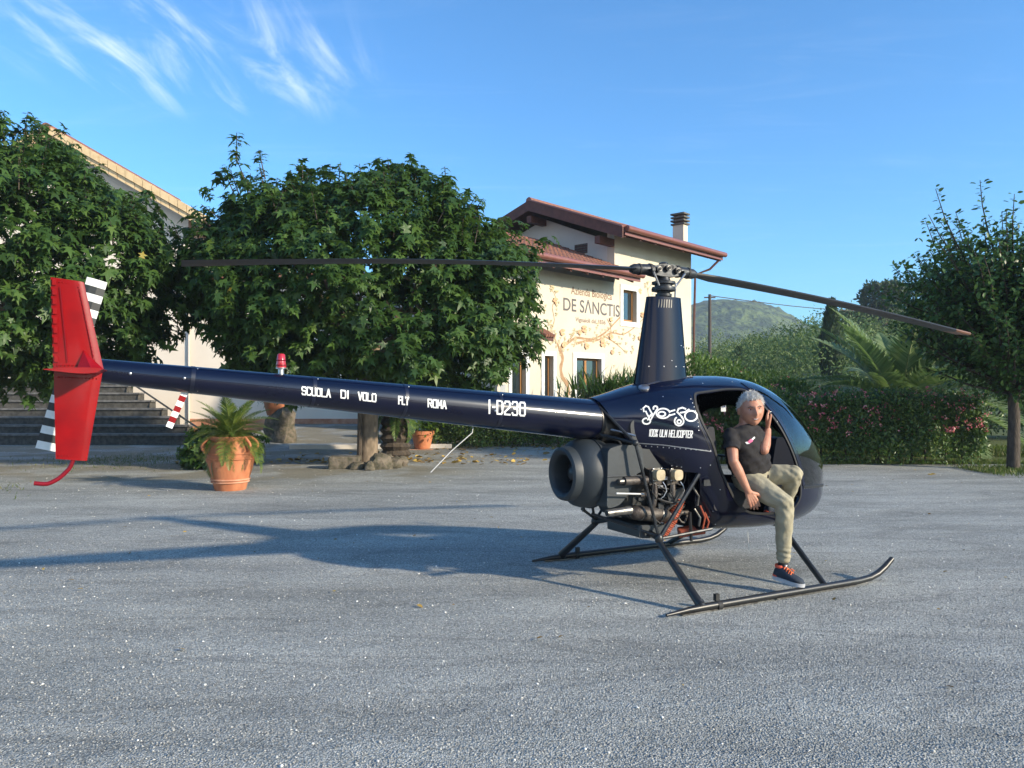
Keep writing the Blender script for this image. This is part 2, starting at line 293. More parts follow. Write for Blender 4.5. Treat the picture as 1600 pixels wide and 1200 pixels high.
# ------------------------------------------------------------------ ground
def sm(a, b, x):
    t = np.clip((x-a)/(b-a), 0, 1); return t*t*(3-2*t)
def gh(x, y):
    x = np.asarray(x, float); y = np.asarray(y, float)
    base = .45*sm(17.5, 27, y)*sm(-9.5, -7.5, x)*(1-sm(6, 10, x))
    tile = .06*np.exp(-(((x+2.8)/1.6)**2+((y-16.3)/1.3)**2))
    return base+tile
def gmat():
    m = bpy.data.materials.new('grey_gravel'); m.use_nodes = True; ns, ls, n = NT(m.node_tree); b = ns['Principled BSDF']; b.inputs['Roughness'].default_value = .88; b.inputs['Specular IOR Level'].default_value = .3
    t = n('ShaderNodeTexCoord').outputs['Object']
    v = n('ShaderNodeTexVoronoi'); v.inputs['Scale'].default_value = 98; v.inputs['Randomness'].default_value = 1; ls.new(t, v.inputs['Vector'])
    sp = n('ShaderNodeSeparateColor'); ls.new(v.outputs['Color'], sp.inputs[0])
    cr = n('ShaderNodeValToRGB'); ls.new(sp.outputs[0], cr.inputs[0]); e = cr.color_ramp.elements
    e[0].position = 0; e[0].color = (.27, .28, .26, 1); e[1].position = 1; e[1].color = (.68, .67, .62, 1)
    for p, c in ((.35, (.40, .41, .38)), (.75, (.55, .56, .52)), (.95, (.64, .64, .59))):
        k = e.new(p); k.color = (*c, 1)
    # stone colour darkens from each centre to the gaps between
    dk = n('ShaderNodeMapRange'); dk.inputs['From Min'].default_value = .0; dk.inputs['From Max'].default_value = .55; dk.inputs['To Min'].default_value = 1.05; dk.inputs['To Max'].default_value = .62
    ls.new(v.outputs['Distance'], dk.inputs['Value'])
    m1 = n('ShaderNodeMix', data_type='RGBA', blend_type='MULTIPLY'); m1.inputs[0].default_value = 1; ls.new(cr.outputs[0], m1.inputs[6]); ls.new(dk.outputs[0], m1.inputs[7])
    # broad patches, tracks
    mp = n('ShaderNodeMapping'); mp.inputs['Scale'].default_value = (.35, 1.1, 1); mp.inputs['Rotation'].default_value = (0, 0, .12); ls.new(t, mp.inputs[0])
    n2 = n('ShaderNodeTexNoise'); n2.inputs['Scale'].default_value = 1.1; n2.inputs['Detail'].default_value = 7; n2.inputs['Roughness'].default_value = .6; ls.new(mp.outputs[0], n2.inputs['Vector'])
    r2 = n('ShaderNodeMapRange'); r2.inputs['From Min'].default_value = .3; r2.inputs['From Max'].default_value = .7; r2.inputs['To Min'].default_value = .70; r2.inputs['To Max'].default_value = 1.25; ls.new(n2.outputs['Fac'], r2.inputs['Value'])
    m2 = n('ShaderNodeMix', data_type='RGBA', blend_type='MULTIPLY'); m2.inputs[0].default_value = 1; ls.new(m1.outputs[2], m2.inputs[6]); ls.new(r2.outputs[0], m2.inputs[7])
    mp3 = n('ShaderNodeMapping'); mp3.inputs['Scale'].default_value = (.16, .62, 1); mp3.inputs['Rotation'].default_value = (0, 0, -.2); ls.new(t, mp3.inputs[0])
    n6 = n('ShaderNodeTexNoise'); n6.inputs['Scale'].default_value = 1.0; n6.inputs['Detail'].default_value = 3; n6.inputs['Distortion'].default_value = .4; ls.new(mp3.outputs[0], n6.inputs['Vector'])
    pp_ = n('ShaderNodeMath', operation='PINGPONG'); pp_.inputs[1].default_value = .06; ls.new(n6.outputs['Fac'], pp_.inputs[0])
    r6 = n('ShaderNodeMapRange', interpolation_type='SMOOTHSTEP'); r6.inputs['From Min'].default_value = 0; r6.inputs['From Max'].default_value = .016; r6.inputs['To Min'].default_value = .84; r6.inputs['To Max'].default_value = 1.0; ls.new(pp_.outputs[0], r6.inputs['Value'])
    m2b = n('ShaderNodeMix', data_type='RGBA', blend_type='MULTIPLY'); m2b.inputs[0].default_value = 1; ls.new(m2.outputs[2], m2b.inputs[6]); ls.new(r6.outputs[0], m2b.inputs[7]); m2 = m2b
    # earth under the trees and along the steps
    s = n('ShaderNodeSeparateXYZ'); ls.new(t, s.inputs[0])
    def mr(src, a, b_, c=0, d=1):
        q = n('ShaderNodeMapRange', interpolation_type='SMOOTHSTEP'); q.inputs['From Min'].default_value = a; q.inputs['From Max'].default_value = b_; q.inputs['To Min'].default_value = c; q.inputs['To Max'].default_value = d; ls.new(src, q.inputs['Value']); return q.outputs[0]
    def mm(op, a, b_):
        q = n('ShaderNodeMath', operation=op)
        for i, vv in enumerate((a, b_)):
            if isinstance(vv, (int, float)): q.inputs[i].default_value = vv
            else: ls.new(vv, q.inputs[i])
        return q.outputs[0]
    n3 = n('ShaderNodeTexNoise'); n3.inputs['Scale'].default_value = .9; n3.inputs['Detail'].default_value = 8; ls.new(t, n3.inputs['Vector'])
    reg = mm('MULTIPLY', mr(s.outputs['Y'], 11, 16), mr(s.outputs['X'], -3, 1.2, 1, 0))
    earth = mr(mm('MULTIPLY', reg, mr(n3.outputs['Fac'], .35, .62)), .1, .8)
    cre = n('ShaderNodeValToRGB'); ls.new(sp.outputs[1], cre.inputs[0]); cre.color_ramp.elements[0].color = (.12, .105, .07, 1); cre.color_ramp.elements[1].color = (.3, .27, .19, 1)
    m3 = n('ShaderNodeMix', data_type='RGBA'); ls.new(mm('MULTIPLY', earth, .75), m3.inputs[0]); ls.new(m2.outputs[2], m3.inputs[6]); ls.new(cre.outputs[0], m3.inputs[7])
    # grassy land beyond the yard
    far = mm('MAXIMUM', mr(s.outputs['Y'], 27.0, 32), mr(mm('ADD', s.outputs['Y'], mm('MULTIPLY', n3.outputs['Fac'], .8)), 17.2, 17.6))
    right = mr(s.outputs['X'], 4.5, 5.5); gfar = mm('MAXIMUM', mm('MULTIPLY', right, far), mr(s.outputs['Y'], 30, 34))
    gc = n('ShaderNodeMix', data_type='RGBA'); gc.inputs[6].default_value = (.06, .09, .02, 1); gc.inputs[7].default_value = (.13, .14, .04, 1); ls.new(n2.outputs['Fac'], gc.inputs[0])
    m4 = n('ShaderNodeMix', data_type='RGBA'); ls.new(gfar, m4.inputs[0]); ls.new(m3.outputs[2], m4.inputs[6]); ls.new(gc.outputs[2], m4.inputs[7])
    ls.new(m4.outputs[2], b.inputs['Base Color'])
    b1 = n('ShaderNodeBump'); b1.inputs['Strength'].default_value = .7; b1.inputs['Distance'].default_value = .012; b1.invert = True; ls.new(v.outputs['Distance'], b1.inputs['Height'])
    b2 = n('ShaderNodeBump'); b2.inputs['Strength'].default_value = .9; b2.inputs['Distance'].default_value = .10; ls.new(n2.outputs['Fac'], b2.inputs['Height']); ls.new(b1.outputs[0], b2.inputs['Normal'])
    ls.new(b2.outputs[0], b.inputs['Normal']); return m
M['gravel'] = gmat()
gx = np.concatenate([np.array([-650, -300, -120, -60]), np.arange(-30, 30.1, .5), np.array([60, 120, 300, 650])])
gy = np.concatenate([np.array([-160, -60, -20, -6]), np.arange(0, 40.1, .5), np.array([60, 100, 200, 400, 640])])
GX, GY = np.meshgrid(gx, gy); GZ = gh(GX, GY)
V = np.stack([GX, GY, GZ], -1).reshape(-1, 3); nx = len(gx)
I, J = np.meshgrid(np.arange(nx-1), np.arange(len(gy)-1)); a = (J*nx+I).ravel()
g = link('ground', np_mesh('ground', V, np.stack([a, a+1, a+nx+1, a+nx], -1), M['gravel'], smooth=True)); tag(g, kind='structure')

def scatter_stones(name, N, region, smin, smax, m, seed, flat=.55):
    r = np.random.default_rng(seed); X, Y = region(r, N); N = len(X)
    T = np.array([[1, 0, 0], [-1, 0, 0], [0, 1, 0], [0, -1, 0], [0, 0, 1], [0, 0, -1]], float)
    Fo = np.array([[0, 2, 4], [2, 1, 4], [1, 3, 4], [3, 0, 4], [2, 0, 5], [1, 2, 5], [3, 1, 5], [0, 3, 5]])
    sz = smin+(smax-smin)*r.random(N)**2.2
    th = r.random(N)*2*PI; c, s = np.cos(th), np.sin(th)
    P = T[None]*(.6+.8*r.random((N, 6, 1)))*sz[:, None, None]*np.array([1, .75, flat])
    x = P[..., 0]*c[:, None]-P[..., 1]*s[:, None]; y = P[..., 0]*s[:, None]+P[..., 1]*c[:, None]
    Z = gh(X, Y)
    W = np.stack([x+X[:, None], y+Y[:, None], P[..., 2]+Z[:, None]+sz[:, None]*.25], -1).reshape(-1, 3)
    Fc = (Fo[None]+(np.arange(N)*6)[:, None, None]).reshape(-1, 3)
    o = link(name, np_mesh(name, W, Fc, m, np.repeat(r.random(N), 8))); return o
def fr(y0, y1, p=1.0):
    def f(r, N):
        Y = y0+(y1-y0)*r.random(N)**p; X = (r.random(N)*2-1)*(Y*.72+.6); return X, Y
    return f
tag(scatter_stones('gravel_stones', 42000, fr(2.9, 8.5, 1.5), .0032, .0085, M['stone'], 3), 'loose grey gravel stones spread over the forecourt', 'gravel', kind='stuff')
tag(scatter_stones('white_stone_chips', 3600, fr(2.9, 22, 1.1), .003, .013, M['wstone'], 4), 'small white stone chips strewn over the grey gravel', 'gravel', kind='stuff')

# ------------------------------------------------------------------ foliage helpers
TPL = {}
TPL['diamond'] = (np.array([[0, 0, 0], [.5, .24, .05], [1, 0, -.06], [.5, -.24, .05]]), np.array([[0, 1, 2], [0, 2, 3]]))
TPL['ovate'] = (np.array([[0, 0, 0], [.3, .27, .05], [.7, .22, .03], [1, 0, -.1], [.7, -.22, .03], [.3, -.27, .05], [.5, 0, -.02]]),
                np.array([[0, 6, 1], [1, 6, 2], [2, 6, 3], [3, 6, 4], [4, 6, 5], [5, 6, 0]]))
TPL['lobed'] = (np.array([[0, 0, 0], [.05, .34, -.05], [.28, .16, .03], [.55, .5, -.12], [.55, .15, .03], [1.0, 0, -.22], [.55, -.15, .03], [.55, -.5, -.12], [.28, -.16, .03], [.05, -.34, -.05], [.35, 0, .0]]),
                np.array([[0, 10, 1], [1, 10, 2], [2, 10, 3], [3, 10, 4], [4, 10, 5], [5, 10, 6], [6, 10, 7], [7, 10, 8], [8, 10, 9], [9, 10, 0]]))
TPL['lance'] = (np.array([[0, 0, 0], [.4, .09, .02], [1, 0, -.12], [.4, -.09, .02]]), np.array([[0, 1, 2], [0, 2, 3]]))
def norm(a): return a/np.maximum(np.linalg.norm(a, axis=-1, keepdims=True), 1e-9)
def leaf_arrays(P, D, Nn, S, tpl):
    """P base, D direction, Nn approx normal, S size"""
    T, Fo = TPL[tpl]; D = norm(D); B = norm(np.cross(Nn, D)); N2 = np.cross(D, B)
    W = P[:, None]+S[:, None, None]*(T[None, :, 0, None]*D[:, None]+T[None, :, 1, None]*B[:, None]+T[None, :, 2, None]*N2[:, None])
    Fc = (Fo[None]+(np.arange(len(P))*len(T))[:, None, None]).reshape(-1, 3)
    return W.reshape(-1, 3), Fc, len(Fo)
def leaves(name, P, D, Nn, S, tpl, m, parent=None, r=None, rv=None):
    r = r or rng; W, Fc, k = leaf_arrays(P, D, Nn, S, tpl)
    if rv is None: rv = r.random(len(P))
    return link(name, np_mesh(name, W, Fc, m, np.repeat(rv, k)), parent)
def rosettes(C, Dd, per, size, r, droop=.5, spread=1.0):
    """leaves round each shoot tip"""
    N = len(C); P = np.repeat(C, per, 0); A = np.repeat(norm(Dd), per, 0); n = N*per
    rad = r.normal(size=(n, 3)); rad = norm(rad-A*np.sum(rad*A, 1, keepdims=True))
    D = norm(A*(.25+.5*r.random((n, 1)))+rad*spread+np.array([0, 0, -1])*droop*(.4+r.random((n, 1))))
    P = P-A*(r.random((n, 1))*size*1.6)+rad*size*.12
    Nn = norm(A*.8+np.array([0, 0, .8])+r.normal(size=(n, 3))*.3)
    S = size*(.65+.6*r.random(n)); return P, D, Nn, S
def ell_pts(r, N, ells, jit=.12, inner=.0, zmin=None):
    """points and outward directions on a union of ellipsoids"""
    out = []; w = np.array([e[3]*e[4]+e[4]*e[5]+e[3]*e[5] for e in ells]); w = w/w.sum()
    for k, e in enumerate(ells):
        n = int(N*w[k]*1.7)+8; d = norm(r.normal(size=(n, 3))); sc = 1-inner*r.random((n, 1))+jit*r.normal(size=(n, 1))*.5
        ctr = np.array(e[:3]); rad = np.array(e[3:6]); p = ctr+d*rad*sc; keep = np.ones(n, bool)
        for j, q in enumerate(ells):
            if j != k: keep &= np.sum(((p-np.array(q[:3]))/np.array(q[3:6]))**2, 1) > .72
        nd = norm(d/rad)
        if zmin is not None: keep &= p[:, 2] > zmin
        out.append(np.hstack([p, nd])[keep])
    o = np.vstack(out); r.shuffle(o); o = o[:N]; return o[:, :3], o[:, 3:]
# ------------------------------------------------------------------ broad-leaved trees (left and centre)
LEAFME = {}
def leaf_mesh_variant(k, m='leafA', tpl='lobed'):
    key = (k, m, tpl)
    if key not in LEAFME:
        T, Fo = TPL[tpl]; LEAFME[key] = np_mesh('leaf', T, Fo, M[m], np.full(len(Fo), [.15, .4, .55, .7, .85][k]))
    return LEAFME[key]
def leaf_objects(parent, C, Dd, per, size, r, limit, **kw):
    P, D, Nn, S = rosettes(C, Dd, per, size, r, **kw); D = norm(D); B = norm(np.cross(Nn, D)); N2 = np.cross(D, B)
    for i in range(min(limit, len(P))):
        o = link('leaf', leaf_mesh_variant(int(r.integers(5))), parent)
        mt = Matrix.Identity(4)
        for c_, v in enumerate((D[i], B[i], N2[i])):
            for q in range(3): mt[q][c_] = v[q]*S[i]
        for q in range(3): mt[q][3] = P[i][q]
        o.matrix_parent_inverse = Matrix.Identity(4); o.matrix_basis = parent_inv[parent.name] @ mt
parent_inv = {}
def branchy(mb, base, top, r0, r, n, reach, zlo):
    base = Vector(base); top = Vector(top)
    mb.tube([base-Vector((0, 0, .15)), base+Vector((0, 0, .02)), base.lerp(top, .12), base.lerp(top, .5), top], [r0*1.5, r0*1.22, r0*1.0, r0*.92, r0*.95], 14)
    for k in range(n):
        a = 2*PI*k/n+r.random()*.5; L = reach*(.7+.5*r.random()); d = Vector((math.cos(a), math.sin(a), .55+.8*r.random()))
        p0 = base.lerp(top, .88+.1*r.random()); pts = [p0]; rr = [r0*.62]
        for q in range(1, 6):
            pts.append(p0+d*(L*q/5)+Vector((r.normal()*.08, r.normal()*.08, r.normal()*.06+.04*q))); rr.append(r0*.62*(1-q/5.6))
        mb.tube(pts, rr, 7)
        for _ in range(3):
            q = pts[2+int(r.integers(3))]; e = Vector((r.normal(), r.normal(), abs(r.normal())*.8)).normalized()
            mb.tube([q, q+e*L*.18, q+e*L*.3+Vector((0, 0, .05))], [r0*.22, r0*.15, r0*.05], 5)
def big_tree(base, ells, th, r0, nshoot, seed, label, low=()):
    r = np.random.default_rng(seed); t = empty('broadleaf_tree', base, 0, label, 'tree'); pi = Matrix.Translation(-Vector(base)); parent_inv[t.name] = pi
    mb = MB(); branchy(mb, (0, 0, 0), (0.05, 0, th), r0, r, 8, 1.8, 0); mb.build('trunk', M['bark'], t, True, 60)
    B = np.array(base)
    C1, D1 = ell_pts(r, nshoot, ells, .16); C2, D2 = ell_pts(r, int(nshoot*.7), ells, .1, .35)
    C = np.vstack([C1, C2]); D = np.vstack([D1, D2])
    # lumpy outline, and shoots that stand out on top
    lump = np.sin(C[:, :1]*2.3+C[:, 1:2]*1.7+seed)*np.sin(C[:, 2:3]*2.9+C[:, :1]*1.1)*.3; C = C+D*lump
    up = (D[:, 2] > .35) & (r.random(len(C)) < .3); C[up, 2] += r.random(up.sum())*.42
    Dd = norm(D+np.array([0, 0, .55])+r.normal(size=D.shape)*.25)
    P, Dl, Nn, S = rosettes(C, Dd, 13, .168, r, .85, 1.0); S = S*np.clip(r.normal(size=len(S))*.28+1, .4, 1.6)
    rv = np.clip(r.random(len(P))*.55+np.repeat(r.random(len(C))*.42, 13), 0, .985); rv[r.random(len(P)) < .0015] = 1
    tw = MB(); idx = np.where(up)[0][:260]
    o = leaves('crown', P-B, Dl, Nn, S, 'lobed', M['leafA'], t, r, rv); tag(o, kind='stuff')
    # twigs of the upright shoots
    for i in idx:
        c = Vector(C[i]-B); tw.tube([c-Vector(Dd[i])*.55, c], [.014, .006], 4)
    tag(tw.build('twigs', M['barkd'], t), kind='stuff')
    # nearest leaves one by one
    front = np.where((C1[:, 1] < base[1]-1.2) & (C1[:, 2] > 1.9))[0]; r.shuffle(front); front = front[:34]
    leaf_objects(t, C1[front]+D1[front]*.22, norm(D1[front]+np.array([0, 0, .4])), 9, .20, r, 300, droop=.75)
    return t
centre_ells = [(-3.2, 16, 3.85, 3.2, 2.8, 2.0), (-4.7, 15.8, 4.1, 1.95, 2.1, 1.75), (-1.0, 15.8, 3.45, 1.6, 1.9, 1.6), (-2.9, 16.2, 4.45, 2.4, 2.4, 1.6), (-4.3, 15.6, 2.95, 1.85, 2.0, 1.1), (-1.8, 15.4, 2.65, 1.95, 1.9, 1.05), (-4.6, 15.6, 1.85, .5, .5, .6)]
big_tree((-3.0, 16.0, 0.03), centre_ells, 2.2, .2, 2500, 5, 'round leafy tree with pale trunk standing on the gravel behind the tail boom')
left_ells = [(-10.4, 15, 4.0, 3.3, 2.7, 2.2), (-10.9, 15, 5.0, 2.4, 2.2, 2.0), (-8.6, 15, 3.7, 2.1, 2.0, 1.75), (-10.2, 14.6, 2.9, 1.9, 1.7, 1.1), (-8.5, 15.3, 3.1, 1.2, 1.2, .85), (-8.5, 15, 4.7, 1.55, 1.5, 1.2), (-7.8, 15.1, 4.0, 1.1, 1.2, .9)]
big_tree((-10.6, 15.0, 0.0), left_ells, 2.2, .2, 2300, 9, 'large leafy tree cut by the left edge in front of the stone steps')

# tree on the right: upright shoots of small leaves
def shoot_tree(base, seed, label):
    r = np.random.default_rng(seed); B = np.array(base); t = empty('upright_tree', base, 0, label, 'tree')
    mb = MB(); tp = Vector((0.0, 0, 2.1)); mb.tube([(0, 0, -.1), (0, 0, .05), (.02, 0, 1), tp], [.15, .12, .105, .1], 12)
    Ps = []; Ds = []; Ns = []; Ss = []
    for k in range(290):
        a = r.random()*2*PI; el = r.random()**.75; d = Vector((math.cos(a)*(1-.45*el), math.sin(a)*(1-.45*el), .12+.82*el)).normalized()
        L = (1.5+1.05*r.random())*(1.0+.15*el); p0 = Vector((0, 0, 1.5+1.3*r.random())); bend = Vector((0, 0, .35+.5*r.random()))
        pts = [p0+d*(L*q/7)+bend*(q/7)**2*L*.38+Vector((r.normal(), r.normal(), r.normal()))*.02 for q in range(8)]
        mb.tube(pts, [.04*(1-q/8.2) for q in range(8)], 5)
        for q in range(1, 8):
            a0, a1 = pts[q-1], pts[q]; ax = np.array((a1-a0).normalized()); m = 17 if q > 2 else 7
            for j in range(m):
                f = (j+r.random())/m; p = np.array(a0.lerp(a1, f)); rad = norm(np.cross(ax, r.normal(size=3))); wob = .17 if q < 6 else .05
                Ps.append(p+rad*r.random()*wob+r.normal(size=3)*wob*.5); Ds.append(rad+ax*.5+np.array([0, 0, -.25])); Ns.append(np.array([0, 0, 1])+r.normal(size=3)*.4); Ss.append(.115*(.7+.6*r.random()))
    # low drooping skirt
    n = 9500; cc = norm(r.normal(size=(n, 3)))*np.array([2.4, 2.1, 1.45])*(r.random((n, 1))**.45)*(1+.14*np.sin(np.arange(n)*.7)[:, None])+np.array([.05, 0, 3.5])
    Ps = np.vstack([np.array(Ps), cc]); Ds = np.vstack([np.array(Ds), r.normal(size=(n, 3))+np.array([0, 0, -.5])]); Ns = np.vstack([np.array(Ns), np.tile([0, 0, 1.], (n, 1))+r.normal(size=(n, 3))*.4]); Ss = np.concatenate([np.array(Ss), .11*(.7+.6*r.random(n))])
    mb.build('trunk', M['barkd'], t, True, 60)
    tag(leaves('crown', Ps, Ds, Ns, Ss, 'ovate', M['leafB'], t, r), kind='stuff'); return t
shoot_tree((10.05, 15.4, 0), 21, 'slender dark tree with upright shoots at the right end of the flowering hedge')

# ------------------------------------------------------------------ hedges, shrubs
def hedge(name, a, b, dep, h, n, size, m, seed, label, cat='hedge', z0=0, flowers=0, sparse=0, tpl='diamond'):
    r = np.random.default_rng(seed); a = np.array(a, float); b = np.array(b, float); L = np.linalg.norm(b-a); u = (b-a)/L; v = np.array([-u[1], u[0]])
    t = empty(name, (a[0], a[1], z0), 0, label, cat)
    s = r.random(n)*L; q = r.random(n)
    face = r.random(n); w = np.where(face < .5, -dep/2, np.where(face < .6, dep/2, (q-.5)*dep)); top = face >= .6
    zz = np.where(top & (face < .85), h, h*q**.8)
    zz = np.where(face >= .85, h*q, zz)
    if sparse: 
        lowm = (zz < sparse*(1+.5*np.sin(s*3.1))) & (r.random(n) < .82); zz[lowm] = sparse+(h-sparse)*r.random(lowm.sum())
    lump = .09*np.sin(s*2.2+w*2)+.07*np.sin(s*5.3+zz*4+seed)
    w = w+np.sign(w)*lump+r.normal(size=n)*.07; zz = np.maximum(zz+np.where(top, lump*.8, 0)+r.normal(size=n)*.05+np.where(top, np.maximum(r.normal(size=n), 0)*.06, 0), .03)
    P = np.stack([u[0]*s+v[0]*w, u[1]*s+v[1]*w, zz], -1); D = r.normal(size=(n, 3))+np.array([v[0]*np.sign(w).mean(), 0, .5]); Nn = r.normal(size=(n, 3))+np.array([-v[0], -v[1], .9])
    tag(leaves('foliage', P, D, Nn, size*(.7+.6*r.random(n)), tpl, M[m], t, r), kind='stuff')
    sb = MB()
    for k in range(int(L/.22)):
        ss = (k+r.random())*.22; x, y = u*ss+v*(r.random()-.5)*dep*.6; x2, y2 = u*(ss+r.normal()*.15)+v*(r.random()-.5)*dep*.7
        sb.tube([(x, y, -.05), ((x+x2)/2, (y+y2)/2, h*.45), (x2, y2, h*.92)], [.022, .016, .006], 5)
    tag(sb.build('stems', M['barkd'], t), kind='stuff')
    if flowers:
        s = (np.arange(flowers)+r.random(flowers))/flowers*L; k = r.random(flowers); r.shuffle(k); w = np.where(k < .55, (r.random(flowers)-.5)*dep*1.05, -dep/2-.1); zz = np.where(k < .55, h+.05+np.abs(r.normal(size=flowers))*.10, h*(.5+.5*r.random(flowers)))
        C = np.stack([u[0]*s+v[0]*w, u[1]*s+v[1]*w, zz], -1); per = 9
        P = np.repeat(C, per, 0)+r.normal(size=(flowers*per, 3))*.035; D = r.normal(size=P.shape); tag(leaves('blossoms', P, D, r.normal(size=P.shape), .055*(.6+.6*r.random(len(P))), 'ovate', M['petal'], t, r), kind='stuff')
    return t
hedge('flowering_hedge', (4.3, 17.5), (10.1, 16.9), 1.3, 1.38, 44000, .09, 'leafH', 31, 'long clipped hedge dotted with pink blossoms at the edge of the gravel', flowers=250, sparse=.42)

hedge('box_hedge', (-2.3, 20.6), (2.4, 20.9), .8, .85, 13000, .085, 'leafH', 32, 'low dark hedge in front of the house beneath the tail boom', z0=.08, sparse=.1)

def shrub(name, c, rad, n, size, m, seed, label, cat='shrub', tpl='diamond', flowers=0, droop=0):
    r = np.random.default_rng(seed); c = (c[0], c[1], float(gh(c[0], c[1]))); t = empty(name, c, 0, label, cat)
    ee = [(0, 0, rad[2]*.95, rad[0]*.72, rad[1]*.72, rad[2]*.85)]
    for k in range(6):
        a = r.random()*2*PI; q = .3+.35*r.random(); ee.append((math.cos(a)*rad[0]*.55, math.sin(a)*rad[1]*.55, rad[2]*(.6+.9*r.random()), rad[0]*q, rad[1]*q, rad[2]*q*1.05))
    C, D = ell_pts(r, n, ee, .25, .35, .03)
    Dd = norm(D+r.normal(size=D.shape)*.6+np.array([0, 0, .5-droop]))
    tag(leaves('foliage', C, Dd, norm(D+r.normal(size=D.shape)*.4+np.array([0, 0, .4])), size*(.6+.7*r.random(len(C))), tpl, M[m], t, r, np.clip(r.random(len(C))*.6+.4*(np.sin(C[:, 0]*3+C[:, 2]*4)*.5+.5), 0, 1)), kind='stuff')
    sb = MB()
    for k in range(7):
        a = 2*PI*k/7; sb.tube([(0, 0, -.05), (math.cos(a)*rad[0]*.2, math.sin(a)*rad[1]*.2, rad[2]*.6), (math.cos(a)*rad[0]*.5, math.sin(a)*rad[1]*.5, rad[2]*1.35)], [.04, .025, .008], 5)
    sb.build('stem', M['barkd'], t, True)
    if flowers:
        i = r.integers(0, len(C), flowers); P = np.repeat(C[i]+D[i]*.1, 8, 0)+r.normal(size=(flowers*8, 3))*.05
        tag(leaves('blossoms', P, r.normal(size=P.shape), r.normal(size=P.shape), .08*(.6+.6*r.random(len(P))), 'ovate', M['petal'], t, r), kind='stuff')
    return t
shrub('shrub', (6.35, 24.5), (1.9, 1.6, 1.2), 9000, .13, 'leafL', 41, 'broad green shrub at the right corner of the cream house', 'shrub')
shrub('shrub', (8.0, 23.0), (1.5, 1.3, .95), 8000, .12, 'leafL', 42, 'green shrub between the house-corner shrub and the oleander, behind the cabin', 'shrub')
shrub('oleander', (8.4, 27.0), (1.5, 1.3, 1.15), 6000, .15, 'leafH', 43, 'oleander with pale pink flowers behind the helicopter cabin roof', 'shrub', 'lance', 26)
shrub('olive_shrub', (10.6, 28.5), (1.9, 1.6, 1.05), 9000, .12, 'leafO', 44, 'grey-green olive bush left of the palm above the hedge', 'shrub', 'lance')
shrub('shrub', (6.2, 20.3), (1.3, 1.1, .95), 6500, .10, 'leafL', 46, 'bright green shrub just behind the left part of the flowering hedge', 'shrub')
shrub('shrub', (15.6, 25.5), (2.6, 1.8, 1.3), 10000, .13, 'leafH', 47, 'dark shrub behind the right tree and the end of the hedge', 'shrub')
shrub('shrub', (18.5, 24.5), (3.6, 2.0, 2.6), 11000, .16, 'leafH', 48, 'tall dark shrub cut by the right edge behind the upright tree', 'shrub')
shrub('shrub', (-6.05, 15.9), (.75, .6, .4), 1500, .17, 'leafA', 49, 'low leafy shrub on the gravel between the terracotta pot and the pale trunk', 'shrub', 'lobed', droop=.8)

# strappy bush by the house door
def strappy(c, n, L, seed, label, m='leafS'):
    r = np.random.default_rng(seed); z = float(gh(c[0], c[1])); t = empty('strappy_bush', (c[0], c[1], z), 0, label, 'plant'); tpl = MB()
    V = []; Fc = []; rv = []
    for k in range(n):
        a = r.random()*2*PI; tilt = .1+.75*r.random(); h0 = r.random()**1.2*1.5; l = L*(.6+.6*r.random()); d = np.array([math.cos(a), math.sin(a)]); p0 = np.array([r.normal()*.55, r.normal()*.4, h0]); side = np.array([-d[1], d[0], 0])*.034; b = len(V)
        for q in range(5):
            f = q/4; ww = 1-f**2; hor = l*math.sin(tilt)*f*(1+.5*f); ver = l*math.cos(tilt)*f-l*.35*f*f*tilt; p = p0+np.array([d[0]*hor, d[1]*hor, ver]); V += [p-side*ww, p+side*ww]
        for q in range(4): Fc.append([b+2*q, b+2*q+1, b+2*q+3, b+2*q+2]); rv.append(r.random())
    o = link('leaf_blades', np_mesh('leaf_blades', np.array(V), np.array(Fc), M[m], rv), t); tag(o, kind='stuff')
    sb = MB()
    for k in range(6): sb.tube([(r.normal()*.3, r.normal()*.2, -.05), (r.normal()*.4, r.normal()*.3, 1.6)], [.05, .03], 6)
    sb.build('stem', M['barkd'], t, True)
strappy((2.72, 21.8), 900, .75, 51, 'strappy green bush by the lower door of the cream house')
strappy((3.6, 22.6), 600, .75, 52, 'second strappy green bush half hidden by the rotor mast fairing')

# fronds
def frond_mesh(L, nl, ll, arch, m, seed, vee=.5, w=.018):
    r = np.random.default_rng(seed); V = []; Fc = []; rv = []
    def P(f):  # arc in x-z plane
        a = arch*f; return np.array([L*(math.sin(a)/max(arch, 1e-3)), 0, -L*(1-math.cos(a))/max(arch, 1e-3)])
    N = 10
    for q in range(N+1):
        p = P(q/N); wd = w*(1-.8*q/N); V += [p+[0, -wd, 0], p+[0, wd, 0], p+[0, 0, wd]]
    for q in range(N):
        b = q*3
        for i in range(3): j = (i+1) % 3; Fc.append([b+i, b+j, b+3+j, b+3+i]); rv.append(.95)
    for k in range(nl):
        f = .12+.88*k/nl; p = P(f); tx = P(min(f+.02, 1.02))-P(f); tx = tx/np.linalg.norm(tx); up = np.array([-tx[2], 0, tx[0]])
        l = ll*math.sin(PI*(.12+.86*f)**.8)*(.85+.3*r.random())
        for sgn in (-1, 1):
            d = norm(np.array([0, sgn, 0])*1.0+tx*.75+up*vee+r.normal(size=3)*.06); e = norm(np.cross(d, up))*w*.85; b = len(V); m1 = p+d*l*.55; m2 = p+d*l-np.array([0, 0, .18*l])
            V += [p-e*.6, p+e*.6, m1+e, m1-e, m2]; V.append(m2+e*.15)
            Fc += [[b, b+1, b+2, b+3], [b+3, b+2, b+5, b+4]]; rr = r.random(); rv += [rr, rr]
    return np_mesh('frond', np.array(V), np.array(Fc), M[m], rv)
